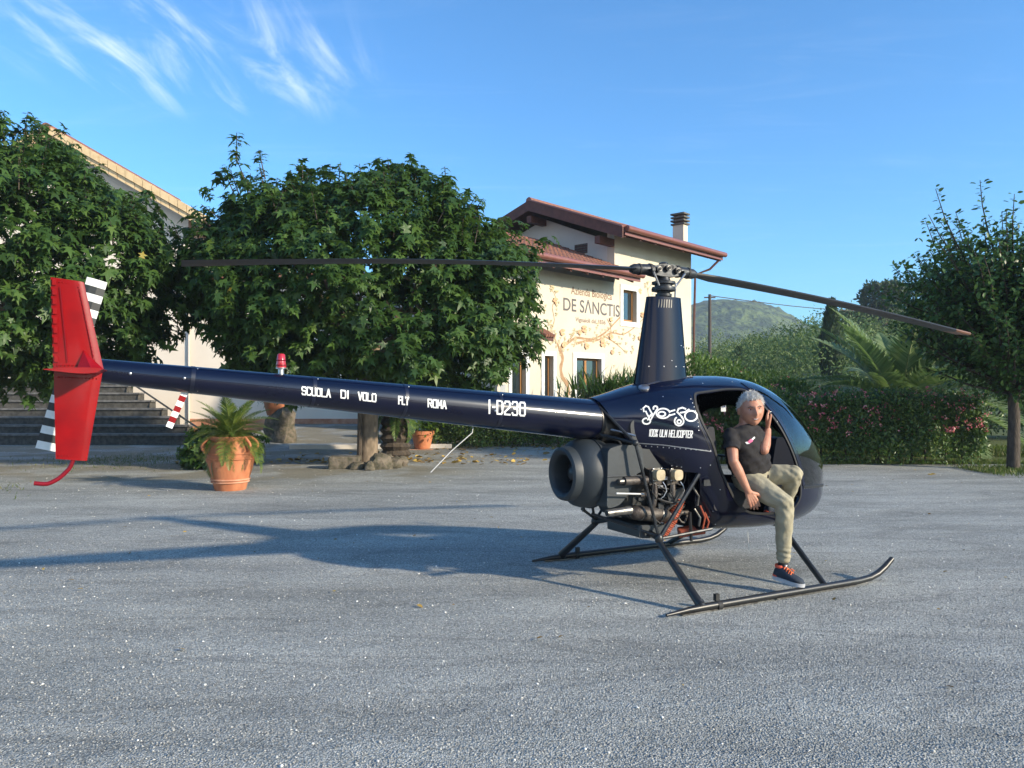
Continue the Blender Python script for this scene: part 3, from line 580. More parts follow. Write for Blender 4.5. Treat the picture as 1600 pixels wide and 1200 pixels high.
def fronded(name, base, tz, n, L, nl, ll, m, seed, label, cat, trunk_r, e0=.05, e1=1.3, w=.018, stem='trunk'):
    r = np.random.default_rng(seed); t = empty(name, base, 0, label, cat)
    ms = [frond_mesh(L, nl, ll, a, m, seed+i, .5, w) for i, a in enumerate((.7, 1.1, 1.5, 1.9))]
    if trunk_r:
        mb = MB(); prof = [(trunk_r*(.9+.25*(i % 2)), tz*i/12-.05) for i in range(13)]; mb.lathe(prof, n=12); mb.build(stem, M['barkd'], t)
    for k in range(n):
        f = (k+.5)/n; el = e1-(e1-e0)*f; i = min(3, int(f*4)); o = link('frond', ms[i], t); o.location = (0, 0, tz)
        o.rotation_euler = (0, -el, k*2.39996+r.normal()*.15); s = .75+.35*r.random(); o.scale = (s, s, s)
    return t
fronded('palm', (10.25, 20.3, 0), .95, 60, 3.2, 64, .58, 'leafP', 61, 'feathery palm with arching fronds behind the flowering hedge', 'palm', .3, -.1, 1.42, .03)

# ------------------------------------------------------------------ far vegetation
def wood(name, spots, label, m='leafW', seed=70, nl=700, size=.7):
    r = np.random.default_rng(seed); Ps = []; Ds = []; Ns = []; Ss = []; Rv = []
    for (x, y, z, R) in spots:
        n = int(nl*(.6+R/5)); d = norm(r.normal(size=(n, 3))); d[:, 2] = np.abs(d[:, 2])*1.1-.25
        lump = 1+.2*np.sin(d[:, :1]*5+x)*np.sin(d[:, 2:3]*6+y)+.15*np.sin(d[:, 1:2]*9+x)
        p = np.array([x, y, z+R*.5])+d*R*np.array([1, 1, .9])*lump*(1-.25*r.random((n, 1))); Ps.append(p); Ds.append(r.normal(size=(n, 3))+d*.6); Ns.append(d+r.normal(size=(n, 3))*.5); Ss.append(size*(R/4)**.5*(.5+.7*r.random(n))); Rv.append(np.clip(r.random(n)*.35+r.random()*.65, 0, 1))
    o = leaves(name, np.vstack(Ps), np.vstack(Ds), np.vstack(Ns), np.concatenate(Ss), 'diamond', M[m], None, r, np.concatenate(Rv)); return tag(o, label, 'trees', kind='stuff')
r = np.random.default_rng(77)
def slope(px, d):  # terrain height behind the hedge, rising to the right
    return min(1.15, max(0, (d-35)/65))*float(np.interp(px, [900, 1040, 1100, 1200, 1290, 1400, 1800], [.5, 1.2, 2.3, 4.6, 7.0, 8.6, 12]))
spots = []
for k in range(270):
    px = 1030+r.random()*770; d = 46+r.random()**1.1*100; R = 1.4+2.6*r.random()**1.5+d*.012
    spots.append(((px-800)/F*d, d, slope(px, d)-R*.3+(r.random()-.4)*1.8, R))
wood('wood', spots, 'dense green trees covering the slope behind the palm', seed=78, nl=880, size=.28)
def terr():
    P = []; X = np.linspace(6, 170, 40); Y = np.linspace(33, 170, 30); XX, YY = np.meshgrid(X, Y)
    Z = np.array([[slope(800+1200*x/y, y) for x in X] for y in Y])-.15
    nx = len(X); I, J = np.meshgrid(np.arange(nx-1), np.arange(len(Y)-1)); a = (J*nx+I).ravel()
    me = np_mesh('grassy_slope', np.stack([XX, YY, Z], -1).reshape(-1, 3), np.stack([a, a+1, a+nx+1, a+nx], -1), mat('slope_grass', (.09, .12, .03), .95, c2=(.05, .08, .02), nscale=.3), smooth=True)
    tag(link('grassy_slope', me), kind='structure')
terr()
def hill():
    X = np.linspace(-260, 420, 260); Y = np.linspace(300, 620, 90); XX, YY = np.meshgrid(X, Y)
    ridge = np.interp(XX/YY*1200+800, [0, 700, 900, 1060, 1100, 1145, 1180, 1215, 1250, 1300, 1400, 2200], [80, 100, 118, 136, 143, 147, 143, 130, 112, 92, 80, 60])
    prof = np.clip((YY-320)/170, 0, 1); prof = np.sin(prof*PI/2)**1.1; prof = np.where(YY > 490, 1-.3*(YY-490)/130, prof)
    Z = ridge/1200*500*prof*.96
    rr = np.random.default_rng(5)
    for k in range(40):
        fx, fy, ph = rr.normal()*.08, rr.normal()*.08, rr.random()*7; Z += .28*np.sin(XX*fx+YY*fy+ph)*prof
    Z += np.abs(rr.normal(size=Z.shape))*.6*prof
    nx = len(X); I, J = np.meshgrid(np.arange(nx-1), np.arange(len(Y)-1)); a = (J*nx+I).ravel()
    m = mat('forested_hill', (.10, .14, .04), .95, c2=(.03, .055, .018), nscale=.09, bump=1, bscale=.25, lo=.42, hi=.58)
    m.node_tree.nodes['Bump'].inputs['Distance'].default_value = 6
    tag(link('hill', np_mesh('hill', np.stack([XX, YY, Z-1], -1).reshape(-1, 3), np.stack([a, a+1, a+nx+1, a+nx], -1), m, smooth=True)), kind='structure')
hill()
r = np.random.default_rng(79)
wood('treeline', [(-50+k*3.4+r.normal(), -32-r.random()*8, 2.0, 4.6+2.6*r.random()) for k in range(26)], 'row of trees closing the forecourt behind the viewpoint', seed=80, nl=420, size=.9)
# umbrella pines, cypress
def pine(px, d, z0, ztop, R, seed, label):
    r = np.random.default_rng(seed); b = ((px-800)/F*d, d, z0); t = empty('umbrella_pine', b, 0, label, 'tree'); h = ztop-z0; mb = MB()
    mb.tube([(0, 0, -.3), (.1, 0, h*.35), (0, .1, h*.62)], [.35, .28, .22], 8)
    for k in range(9):
        a = 2*PI*k/9; mb.tube([(0, .1, h*(.45+.15*r.random())), (math.cos(a)*R*.35, math.sin(a)*R*.35, h*.7), (math.cos(a)*R*.7, math.sin(a)*R*.7, h*.83)], [.16, .11, .05], 6)
    mb.build('trunk', M['barkd'], t, True)
    ee = [(0, 0, h*.83, R, R, h*.13)]+[(math.cos(a)*R*.45, math.sin(a)*R*.5, h*(.84+.05*r.random()), R*.5, R*.5, h*.13) for a in r.random(6)*2*PI]
    C, D = ell_pts(r, 5200, ee, .2, .4); D[:, 2] += .3
    tag(leaves('crown', C, norm(D+r.normal(size=D.shape)*.5), norm(D+r.normal(size=D.shape)*.4), .42*(.6+.7*r.random(len(C))), 'diamond', M['leafC'], t, r), kind='stuff')
pine(1380, 78, 3.0, 1.6+168/F*78, 2.1, 81, 'umbrella pine with a domed crown rising above the slope left of the right tree')
pine(1440, 88, 3.4, 1.6+135/F*88+2.2, 4.6, 82, 'wide umbrella pine partly behind the upright tree on the right')
pine(1340, 84, 2.6, 1.6+120/F*84, 3.2, 83, 'small umbrella pine just left of the domed one')
def cypress(px, d, zt, R, seed, label):
    r = np.random.default_rng(seed); z0 = slope(px, d)-.3; b = ((px-800)/F*d, d, z0); t = empty('cypress', b, 0, label, 'tree'); h = zt-z0; n = 5200
    f = r.random(n); rr = R*np.sin(PI*np.clip(.12+.86*(1-f), 0, 1))**.7*(f*0+1)*np.where(f > .6, (1-f)/.4*.9+.1, 1); a = r.random(n)*2*PI; q = 1-.35*r.random(n)
    P = np.stack([np.cos(a)*rr*q, np.sin(a)*rr*q, f*h], -1); D = np.stack([np.cos(a)*.3, np.sin(a)*.3, np.ones(n)], -1)+r.normal(size=(n, 3))*.25
    tag(leaves('crown', P, D, np.stack([np.cos(a), np.sin(a), a*0+.2], -1), .42*(.6+.6*r.random(n)), 'diamond', M['leafC'], t, r), kind='stuff'); mb = MB(); mb.tube([(0, 0, -.2), (0, 0, h*.5)], [.18, .1], 6); mb.build('trunk', M['barkd'], t)
cypress(1299, 46, 1.6+136/F*46, .62, 85, 'tall narrow cypress left of the palm')
cypress(1155, 62, 1.6+62/F*62, .75, 86, 'short dark cypress among the trees near the utility pole')
# utility pole and wire
pb = at(1109, 610, 62); t = empty('utility_pole', (pb.x, pb.y, 0), 0, 'thin dark utility pole standing before the distant hill', 'pole')
zt = 1.6+150/F*62; MB().tube([(0, 0, -.3), (0, 0, zt)], [.17, .12], 8).build('post', M['pole'], t, True)
mb = MB(); mb.box((0, 0, zt-.25), (.9, .1, .1)); mb.build('crossarm', M['pole'], t)
p0 = Vector((pb.x, pb.y, zt-.1)); p1 = at(1520, 474, 95); pts = [p0.lerp(p1, f)-Vector((0, 0, 1.1*math.sin(PI*f))) for f in np.linspace(0, 1, 14)]
tag(MB().tube(pts, .035, 4).build('overhead_wire', M['pole']), 'thin overhead wire strung from the utility pole across the trees', 'wire')

# ------------------------------------------------------------------ cream house with the painted wall
HC = Vector((3.47, 26.0, 0)); HA = math.atan2(.737, .676); ha = Vector((math.cos(HA), math.sin(HA))); hb = Vector((-ha.y, ha.x))
def hp(px, py, u=0.0):
    k = (px-CX)/F; ox = HC.x+hb.x*u; oy = HC.y+hb.y*u
    s = (k*oy-ox)/(ha.x-k*ha.y); d = oy+ha.y*s; return s, CH-(py-HY)*d/F
def hu(px, py, s=0.0):
    k = (px-CX)/F; ox = HC.x+ha.x*s; oy = HC.y+ha.y*s
    u = (k*oy-ox)/(hb.x-k*hb.y); d = oy+hb.y*u; return u, CH-(py-HY)*d/F
house = empty('house', HC, HA, 'cream rendered two-storey house with a painted tree, lettering and copper gutters', 'house')
def wall_holes(name, s0, s1, z0, z1, u0, u1, holes, m, parent):
    ss = sorted({s0, s1, *[h[0] for h in holes], *[h[1] for h in holes]}); zs = sorted({z0, z1, *[h[2] for h in holes], *[h[3] for h in holes]})
    mb = MB(); vid = {}
    def inside(a, b): return any(h[0] <= a <= h[1] and h[2] <= b <= h[3] for h in holes)
    solid = {}
    for i in range(len(ss)-1):
        for j in range(len(zs)-1): solid[i, j] = not inside((ss[i]+ss[i+1])/2, (zs[j]+zs[j+1])/2)
    def q(*p): mb.add(p, [(0, 1, 2, 3)])
    for (i, j), v in solid.items():
        if not v: continue
        a, b, c, d = ss[i], ss[i+1], zs[j], zs[j+1]
        q((a, u0, c), (b, u0, c), (b, u0, d), (a, u0, d)); q((b, u1, c), (a, u1, c), (a, u1, d), (b, u1, d))
        if not solid.get((i-1, j)): q((a, u1, c), (a, u0, c), (a, u0, d), (a, u1, d))
        if not solid.get((i+1, j)): q((b, u0, c), (b, u1, c), (b, u1, d), (b, u0, d))
        if not solid.get((i, j-1)): q((a, u1, c), (b, u1, c), (b, u0, c), (a, u0, c))
        if not solid.get((i, j+1)): q((a, u0, d), (b, u0, d), (b, u1, d), (a, u1, d))
    return mb.build(name, m, parent, fix=False)
G0 = 0.2
def rect(pa, pb_, zlo=None):
    s0, z1 = hp(*pa); s1, z0 = hp(*pb_); return [s0, s1, z0 if zlo is None else zlo, z1]
w_up = rect((973, 452), (994, 503)); w_door = rect((900, 560), (939, 620), .5); w_nar = rect((850, 556), (864, 620), .5); w_oak = rect((799, 560), (821, 615), .5)
wz = hp(975, 452)[1]; w_up[3] = hp(984, 454)[1]; w_up[2] = hp(984, 503)[1]
w_door[3] = hp(920, 560)[1]; w_nar[3] = hp(857, 556)[1]; w_oak[3] = w_nar[3]
wall_holes('front_wall', -5.75, 5.15, -.2, 5.25, 0, .3, [w_up, w_door, w_nar, w_oak], M['wall'], house)
SR = 7.1
MB().bb((0, .0, 5.25), (5.15, .3, 7.03)).build('upper_wall', M['wall'], house)
# gable wall facing left (u from 0 to SR), peak in the middle
upk = 3.1
ve = [(-0, 5.25), (.301, 5.25), (SR, 5.25), (SR, 6.75), (upk, 7.98), (.301, 7.1)]
u0_, z0_ = hu(918, 395, 0); u1_, z1_ = hu(898, 383, 0)
gw = MB(); gw.prism([(.301, 4.9), (SR, 4.9), (SR, 6.6), (upk, 7.85), (.301, 6.72)], 'x', 0, .3); gw.build('gable_wall', M['wall3'], house)
MB().bb((-.012, u0_, z0_), (.05, u1_, z1_)).build('gable_vent', M['rafter'], house)
vt = MB()
for i in range(4): vt.box((-.02, (u0_+u1_)/2, z0_+(z1_-z0_)*(i+.5)/4), (.03, (u1_-u0_)*.94, .03))
vt.build('vent_louvre', M['fence'], house)
MB().bb((4.85, .3, -.2), (5.15, SR, 7.0)).build('side_wall', M['wall'], house)
MB().bb((-5.75, 4.0, -.2), (0, 4.3, 5.2)).build('wing_rear_wall', M['wall3'], house)
MB().bb((0, 6.8, -.2), (4.84, SR-.01, 6.5)).build('rear_wall', M['wall3'], house)
# low wing end wall
MB().prism([(.301, -.2), (3.999, -.2), (3.999, 5.9), (3, 6.6), (.301, 5.5)], 'x', -5.75, -5.45).build('wing_end_wall', M['wall3'], house)
def slab(mb, s0, s1, ua, za, ub, zb, th):  # sloping slab from (ua,za) to (ub,zb) top surface
    mb.prism([(ua, za-th), (ub, zb-th), (ub, zb), (ua, za)], 'x', s0, s1)
def tiled_roof(name, s0, s1, ua, za, ub, zb, parent):
    f = MB(); slab(f, s0, s1, ua, za, ub, zb, .12); o = f.build(name, M['rafter'], parent)
    L = math.hypot(ub-ua, zb-za); du, dz = (ub-ua)/L, (zb-za)/L; nu, nz_ = -dz, du
    if nz_ < 0: nu, nz_ = -nu, -nz_
    n = int((s1-s0)/.2); t = MB()
    for i in range(n):
        s = s0+(i+.5)*(s1-s0)/n; rows = int(L/.38)
        for k in range(rows):
            a = k*L/rows; b = (k+1.12)*L/rows if k < rows-1 else L; r1, r2 = .085, .07; vs = []
            for (d, rr, lift) in ((a, r1, .035), (b, r2, .015)):
                for q in range(5):
                    th = PI*q/4; vs.append((s+math.cos(th)*rr, ua+du*d+nu*(lift+math.sin(th)*rr), za+dz*d+nz_*(lift+math.sin(th)*rr)))
            t.add(vs, [(q, q+1, q+6, q+5) for q in range(4)]+[(0, 1, 2, 3, 4)])
    tag(t.build('roof_tiles', M['tile'], o), kind='stuff'); return o
ER = .9   # eave overhang
zE = 6.84; pk = 8.32; so = -.86
tiled_roof('upper_roof', so, 5.95, -ER, zE, upk, pk, house)
tiled_roof('upper_roof', so, 5.95, SR+ER, zE-.02, upk+.002, pk-.005, house)
MB().tube([(so-.02, upk, pk+.06), (5.97, upk, pk+.06)], .13, 10).build('ridge_cap', M['tile'], house, True)
bp = MB(); slab(bp, so-.06, so-.001, -ER-.05, zE+.03, upk, pk+.06, .36); bp.build('barge_board', M['rafter'], house)
bp = MB(); slab(bp, so-.06, so-.001, SR+ER+.05, zE, upk+.001, pk+.05, .36); bp.build('barge_board', M['rafter'], house)
cp = MB(); slab(cp, so-.09, so+.05, -ER-.05, zE+.075, upk, pk+.12, .05); cp.build('verge_flashing', M['copper'], house)
for u_, z_ in ((.1, 6.74), (upk, 7.86)): MB().bb((so, u_-.1, z_-.26), (.0, u_+.1, z_-.02)).build('purlin_end', M['rafter'], house)
def gutter(s0, s1, u, z, parent):
    g = MB(); pts = [(s0, u-.09, z), (s1, u-.09, z)]; g.tube(pts, .095, 12); g.build('gutter', M['copper'], parent, True)
    MB().bb((s0+.02, u-.001, z-.2), (s1-.02, u+.04, z-.03)).build('fascia_board', M['copper'], parent)
gutter(so+.12, 5.98, -ER-.02, zE-.0, house)
nr = 8
for i in range(nr):
    s = so+.25+i*(6.5)/(nr-1); ra = MB(); ra.prism([(-ER+.06, zE-.25), (-.002, zE+.05), (-.002, zE+.19), (-ER+.06, zE-.10)], 'x', s-.05, s+.05); ra.build('rafter', M['rafter'], house)
dp = MB(); dp.tube([(5.85, -ER, zE-.12), (5.6, -.55, zE-.55), (5.25, -.12, zE-.75), (5.22, -.08, 4.0), (5.22, -.08, .2)], .045, 8); dp.build('downpipe', M['rafter'], house, True)
# lower wing roof
zl = 5.40; wz_ = zl+.4*(3.9)
tiled_roof('lower_roof', -6.1, -.0, -ER, zl, 3.0, zl+3.9*.40, house)
MB().prism([(-ER, zl-.12), (.0, zl+.36-.12), (.0, zl+.36), (-ER, zl)], 'x', 0, .12).build('roof_end', M['rafter'], house)
tiled_roof('lower_roof', -6.1, -.0, 4.8, zl+.8, 3.002, zl+3.9*.40-.005, house)
gutter(-6.1, .2, -ER-.02, zl+.0, house)
for i in range(8):
    s = -5.9+i*.82; ra = MB(); ra.prism([(-ER+.06, zl-.25), (-.002, zl+.11), (-.002, zl+.24), (-ER+.06, zl-.12)], 'x', s-.045, s+.045); ra.build('rafter', M['rafter'], house)
# chimney
ch = link('chimney', MB().bb((4.82, .15, 7.12), (5.14, .62, 8.02)).mesh('chimney', M['wall']), house)
for k in range(4): MB().bb((4.76-.02*(k % 2), .09, 8.03+k*.13), (5.20+.02*(k % 2), .68, 8.09+k*.13)).build('chimney_slab', M['fence'], ch)
MB().bb((4.86, .2, 8.03), (5.10, .57, 8.46)).build('chimney_core', M['rafter'], ch)
# windows
def window(h, surround=.13, two=False, sill=True, bottom=True):
    a, b, c, d = h; w = link('window', MB().bb((a+.001, .14, c+.001), (a+.07, .2, d-.001)).bb((b-.07, .14, c+.001), (b-.001, .2, d-.001)).bb((a+.07, .141, d-.07), (b-.07, .199, d-.001)).bb((a+.07, .141, c+.001), (b-.07, .199, c+.08)).mesh('window', M['wood']), house)
    if two: MB().bb(((a+b)/2-.05, .135, c+.08), ((a+b)/2+.05, .19, d-.07)).build('mullion', M['wood'], w)
    MB().bb((a+.07, .165, c+.08), (b-.07, .175, d-.07)).build('pane', M['pane'], w)
    q = surround; s = MB(); s.bb((a-q, -.03, c-(q if bottom else 0)), (a, -.001, d+q)); s.bb((b, -.03, c-(q if bottom else 0)), (b+q, -.001, d+q)); s.bb((a, -.029, d), (b, -.001, d+q))
    if bottom: s.bb((a, -.029, c-q), (b, -.001, c))
    s.build('surround', M['surround'], w)
    if two or True: MB().bb((a+.07, .18, c+.1), (a+.07+(b-a)*.25, .19, d-.07)).build('curtain', M['surround'], w)
window(w_up, .17); window(w_door, .17, True, bottom=False); window(w_nar, .14, bottom=False); window(w_oak, .14, bottom=False)
cs0, cz0 = hp(832, 527); cs1, _ = hp(847, 527)
cpo = MB(); cpo.prism([(-.45, cz0-.12), (-.001, cz0+.12), (-.001, cz0+.24), (-.45, cz0)], 'x', cs0, cs1); cano = cpo.build('door_canopy', M['rafter'], house)
for i in range(4):
    s = cs0+(i+.5)*(cs1-cs0)/4; MB().tube([(s, -.52, cz0+.03), (s, -.01, cz0+.28)], (cs1-cs0)/9, 8).build('canopy_tile', M['tile'], cano, True)

# painted lettering and tree: flat paint on the wall
def wall_text(txt, pa, pb_, hpx, m, off, bold=0.0):
    cu = bpy.data.curves.new('lettering', 'FONT'); cu.body = txt; cu.offset = bold; o = bpy.data.objects.new('tmp', cu); col.objects.link(o)
    me = bpy.data.meshes.new_from_object(o.evaluated_get(bpy.context.evaluated_depsgraph_get())); bpy.data.objects.remove(o)
    n = len(me.vertices); c = np.zeros(n*3, np.float32); me.vertices.foreach_get('co', c); c = c.reshape(-1, 3)
    s0, z0 = hp(*pa); s1, z1 = hp(*pb_); d = HC.y+ha.y*(s0+s1)/2; H = hpx*d/F
    w = c[:, 0].max()-c[:, 0].min(); capz = .7
    out = np.stack([s0+(c[:, 0]-c[:, 0].min())/w*(s1-s0), np.full(n, -.003-off), (z0+z1)/2+c[:, 1]/capz*H], -1)
    me.vertices.foreach_set('co', out.astype(np.float32).ravel()); me.materials.clear(); me.materials.append(m); me.update()
    return link('wall_lettering', me, house)
s_, z_ = hp(880, 486); z0t = z_
def basez(px, py): return hp(px, py)[1]
def txt_line(t, x0, x1, ybase0, hpx, m, k, bold=0):
    z = hp(x0, ybase0)[1]
    # keep the baseline level in the real wall
    s1 = hp(x1, ybase0)[0]; d = HC.y+ha.y*s1; py1 = HY-(z-CH)*F/d
    wall_text(t, (x0, ybase0), (x1, py1), hpx, m, k, bold)
txt_line('Azienda Biologica', 892, 956, 459, 11.5, M['letter2'], .000, .014)
txt_line('DE S\u039bNCTIS', 880, 968, 484.5, 19, M['letter'], .001, .012)
txt_line('Vignaioli dal 1836', 899, 946, 502, 6.5, M['letter2'], .002, .01)
def strokes(name, lines, m, off, parent=house):
    mb = MB(); k = 0
    for pts, w0, w1 in lines:
        P = [hp(*p) for p in pts]; n = len(P); L = []
        Q = []
        for i in range(n-1):
            for f in (0, .25, .5, .75):
                p0 = P[max(i-1, 0)]; p1 = P[i]; p2 = P[i+1]; p3 = P[min(i+2, n-1)]
                q = [.5*((2*p1[c])+(-p0[c]+p2[c])*f+(2*p0[c]-5*p1[c]+4*p2[c]-p3[c])*f*f+(-p0[c]+3*p1[c]-3*p2[c]+p3[c])*f**3) for c in (0, 1)]; Q.append(q)
        Q.append(P[-1]); m_ = len(Q); vs = []
        for i, q in enumerate(Q):
            a = Q[max(i-1, 0)]; b = Q[min(i+1, m_-1)]; dx_, dz_ = b[0]-a[0], b[1]-a[1]; l = math.hypot(dx_, dz_) or 1; w = w0+(w1-w0)*i/(m_-1)
            w *= .8+.4*rnd.random()
            y = -.004-off-k*.0002; vs += [(q[0]-dz_/l*w, y, q[1]+dx_/l*w), (q[0]+dz_/l*w, y, q[1]-dx_/l*w)]
        mb.add(vs, [(2*i, 2*i+2, 2*i+3, 2*i+1) for i in range(m_-1)]); k += 1
    return mb.build(name, m, parent, fix=False)
br = [([(889, 618), (886, 600), (879, 590), (876, 575), (879, 560), (874, 545)], .085, .06), ([(874, 545), (885, 538), (900, 528), (925, 530), (945, 520), (960, 505), (972, 492)], .05, .02),
      ([(900, 537), (915, 533), (935, 531), (955, 520), (975, 522), (1000, 505)], .04, .015), ([(874, 545), (866, 528), (858, 520)], .04, .015), ([(878, 542), (893, 527), (898, 520)], .03, .012),
      ([(955, 520), (953, 508), (948, 498)], .02, .01), ([(945, 526), (960, 535), (975, 548)], .025, .01), ([(866, 528), (862, 515), (866, 500), (863, 480), (868, 465), (860, 450)], .018, .008),
      ([(990, 512), (1003, 500), (1018, 480), (1012, 455), (1022, 440)], .018, .008)]
strokes('mural_branches', br, M['paintbrown'], .0)
def daubs(name, n, spots, m, off, seed, size, petals=5):
    r = random.Random(seed); mb = MB(); k = 0
    for (px, py) in spots:
        s, z = hp(px, py); y = -.009-off-k*.00015; k += 1; R = size*(.7+.6*r.random())
        for q in range(petals):
            a = 2*PI*q/petals+r.random(); c = (s+math.cos(a)*R*.6, z+math.sin(a)*R*.6); vs = []; yy = y-.00003*q
            for j in range(6): vs.append((c[0]+math.cos(a+j*PI/3)*R*(.5+.15*r.random()), yy, c[1]+math.sin(a+j*PI/3)*R*(.3+.15*r.random())))
            mb.add(vs, [tuple(range(6))])
    return tag(mb.build(name, m, house, fix=False), kind='stuff')
r_ = random.Random(3)
lsp = [];
for pts, _, _ in br[1:]:
    for (x, y) in pts:
        for _ in range(5): lsp.append((x+r_.gauss(0, 7), y+r_.gauss(0, 7)))
for x, y, n, sx_, sy_ in ((925, 555, 14, 18, 7), (985, 535, 14, 10, 9), (885, 520, 10, 10, 6), (1012, 450, 16, 7, 10), (1005, 520, 12, 8, 8), (866, 480, 10, 3, 14), (858, 545, 8, 5, 6)):
    for _ in range(n): lsp.append((x+r_.gauss(0, sx_), y+r_.gauss(0, sy_)))
lsp = [p for p in lsp if not (876 < p[0] < 970 and 448 < p[1] < 506) and p[1] < 590 and p[0] < 1070 and not (962 < p[0] < 1003 and 440 < p[1] < 514) and not (890 < p[0] < 950 and p[1] > 546) and not (840 < p[0] < 874 and p[1] > 542)]
daubs('mural_leaves', 0, lsp[:150], M['paintleaf'], 0, 4, .055, 3)
for i_, sp_ in enumerate([(878, 519), (912, 514), (905, 519), (954, 499), (954, 526), (916, 541), (999, 455), (1003, 492), (999, 528), (1014, 474), (941, 536), (880, 539), (867, 470), (956, 550)]): daubs('mural_rose', 0, [sp_], M['paintrose'], .03+.0002*i_, 5+i_, .11, 6)

# ------------------------------------------------------------------ big pale building on the left, with stone steps
BY = 26.5; bx = lambda px, y=BY: (px-CX)/F*y; bz = lambda py, y=BY: CH-(py-HY)/F*y
bld = empty('large_building', (0, BY, 0), 0, 'large pale rendered building with a wide gable and ochre verge tiles behind the left trees', 'building')
fy = BY-.7; xr = bx(72, fy); zr_ = bz(196, fy); xe_ = bx(318, fy); ze_ = bz(336, fy)
def rtop(x): return zr_-(zr_-ze_)*abs(x-xr)/(xe_-xr)
xw = xe_-.8
MB().prism([(xw, -.2), (xw, rtop(xw)-.34), (xr, zr_-.34), (2*xr-xw, rtop(xw)-.34), (2*xr-xw, -.2)], 'y', 0, 9).build('wall', M['wall2'], bld)
for sg in (1, -1):
    x1 = xe_ if sg > 0 else 2*xr-xe_
    MB().prism([(x1, rtop(x1)-.4), (xr, zr_-.4), (xr, zr_-.16), (x1, rtop(x1)-.16)], 'y', -.55, 9.5).build('roof', M['rafter'], bld)
L = math.hypot(xr-xe_, zr_-ze_); ux, uz = (xr-xe_)/L, (zr_-ze_)/L; nt = 18
for i in range(nt):
    for sg in (1, -1):
        a = i*L/nt; b = (i+1)*L/nt-.02; lift = .0 if i % 2 else .006
        def P(d, e):
            x = xe_+ux*d; z = ze_+uz*d-e; return ((x if sg > 0 else 2*xr-x), z)
        mb = MB(); mb.prism([P(a, .44), P(b, .44), P(b, .25), P(a, .25)], 'y', -.64-lift, -.552); mb.prism([P(a, .235), P(b, .235), P(b, -.03-lift), P(a, -.03-lift)], 'y', -.70-lift, -.30)
        mb.build('verge_tile', M['verge'], bld)
MB().tube([(xr, -.74, zr_-.06), (xr, 9.5, zr_-.06)], .15, 12).build('ridge_cap', M['tile'], bld, True)
# long side wing running off behind the round tree
MB().bb((xw+.001, .02, -.2), (-4.2, 6, 5.4)).build('wing_wall', M['wall2'], bld)
MB().bb((xw+.05, -.02, -.15), (-4.25, .018, .62)).build('plinth', M['chalk'], bld)
MB().bb((xw+.05, -.5, 5.41), (-3.9, 6.3, 5.6)).build('wing_roof', M['tile'], bld)
MB().tube([(xw+.03, -.05, .1), (xw+.03, -.05, 5.5)], .035, 6).build('corner_pipe', M['wall3'], bld)

st = empty('stone_staircase', (-14, 22.5, 0), 0, 'wide flight of dark stone steps rising beside the pale building', 'steps')
zz_ = 0; hts = [.33]+[.24]*7
for k in range(8):
    y = 22.5+k*.40; z1 = zz_+hts[k]; xe = -8.8-(y-22.25)*1.40
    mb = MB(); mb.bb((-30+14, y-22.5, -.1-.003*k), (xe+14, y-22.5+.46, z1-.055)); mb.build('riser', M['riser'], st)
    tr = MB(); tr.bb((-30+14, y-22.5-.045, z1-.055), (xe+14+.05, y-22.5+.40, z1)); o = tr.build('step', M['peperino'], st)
    zz_ = z1
MB().bb((-30+14, 3.2-.045, 1.4), (-14.4+14, 4.2, zz_-.01)).build('landing', M['peperino'], st)
# slender coping along the edge where the steps meet the wall
cpn = MB(); a = Vector((-9.05+14, -.0, .40)); b = Vector((-13.0+14, 2.82, 2.15)); cpn.tube([a, b], .03, 5); cpn.build('edge_strip', M['riser'], st)

# ------------------------------------------------------------------ pots, rocks, ground clutter
def pot(base, s, label, name='terracotta_pot'):
    t = empty(name, base, .6, label, 'pot')
    prof = [(.0, 0), (.235, 0), (.245, .02), (.27, .12), (.33, .3), (.372, .47), (.385, .56), (.36, .66), (.31, .75), (.29, .79), (.315, .83), (.325, .86), (.29, .865), (.265, .80), (.24, .70), (.0, .70)]
    MB().lathe([(a*s+.001, b*s) for a, b in prof], n=40, cap=False).build('body', M['terra'], t, True, 50)
    for z, r0 in ((.135, .281), (.175, .291), (.515, .388), (.60, .388)):
        MB().lathe([(r0*s, (z-.014)*s), ((r0+.017)*s, (z-.009)*s), ((r0+.017)*s, (z+.009)*s), (r0*s, (z+.014)*s)], n=40, cap=False).build('band', M['chalk'] if z < .2 else M['terra'], t, True)
    for a in (0, PI/2+.9, PI, -PI/2+.5)[:4]:
        c, sn = math.cos(a), math.sin(a); pts = []
        for q in range(7):
            f = q/6; rr = .33+.10*math.sin(PI*f); z = .84-.26*f; pts.append((c*(rr+.02*f)*s, sn*(rr+.02*f)*s, z*s))
        MB().tube(pts, .022*s, 8).build('handle', M['terra'], t, True)
    MB().lathe([(.001, .705*s), (.25*s, .70*s)], n=20, cap=False).build('soil', M['soil'], t)
    return t
pb_ = at(360, 764, 12.4); PX = pb_.x
pot((PX, 12.4, 0), 1.0, 'large banded terracotta pot holding a cycad on the gravel')
fronded('cycad', (PX, 12.4, .70), .16, 64, .86, 52, .18, 'leafY', 91, 'cycad with stiff drooping fronds growing in the large terracotta pot', 'plant', .11, -.6, 1.3, .0062)
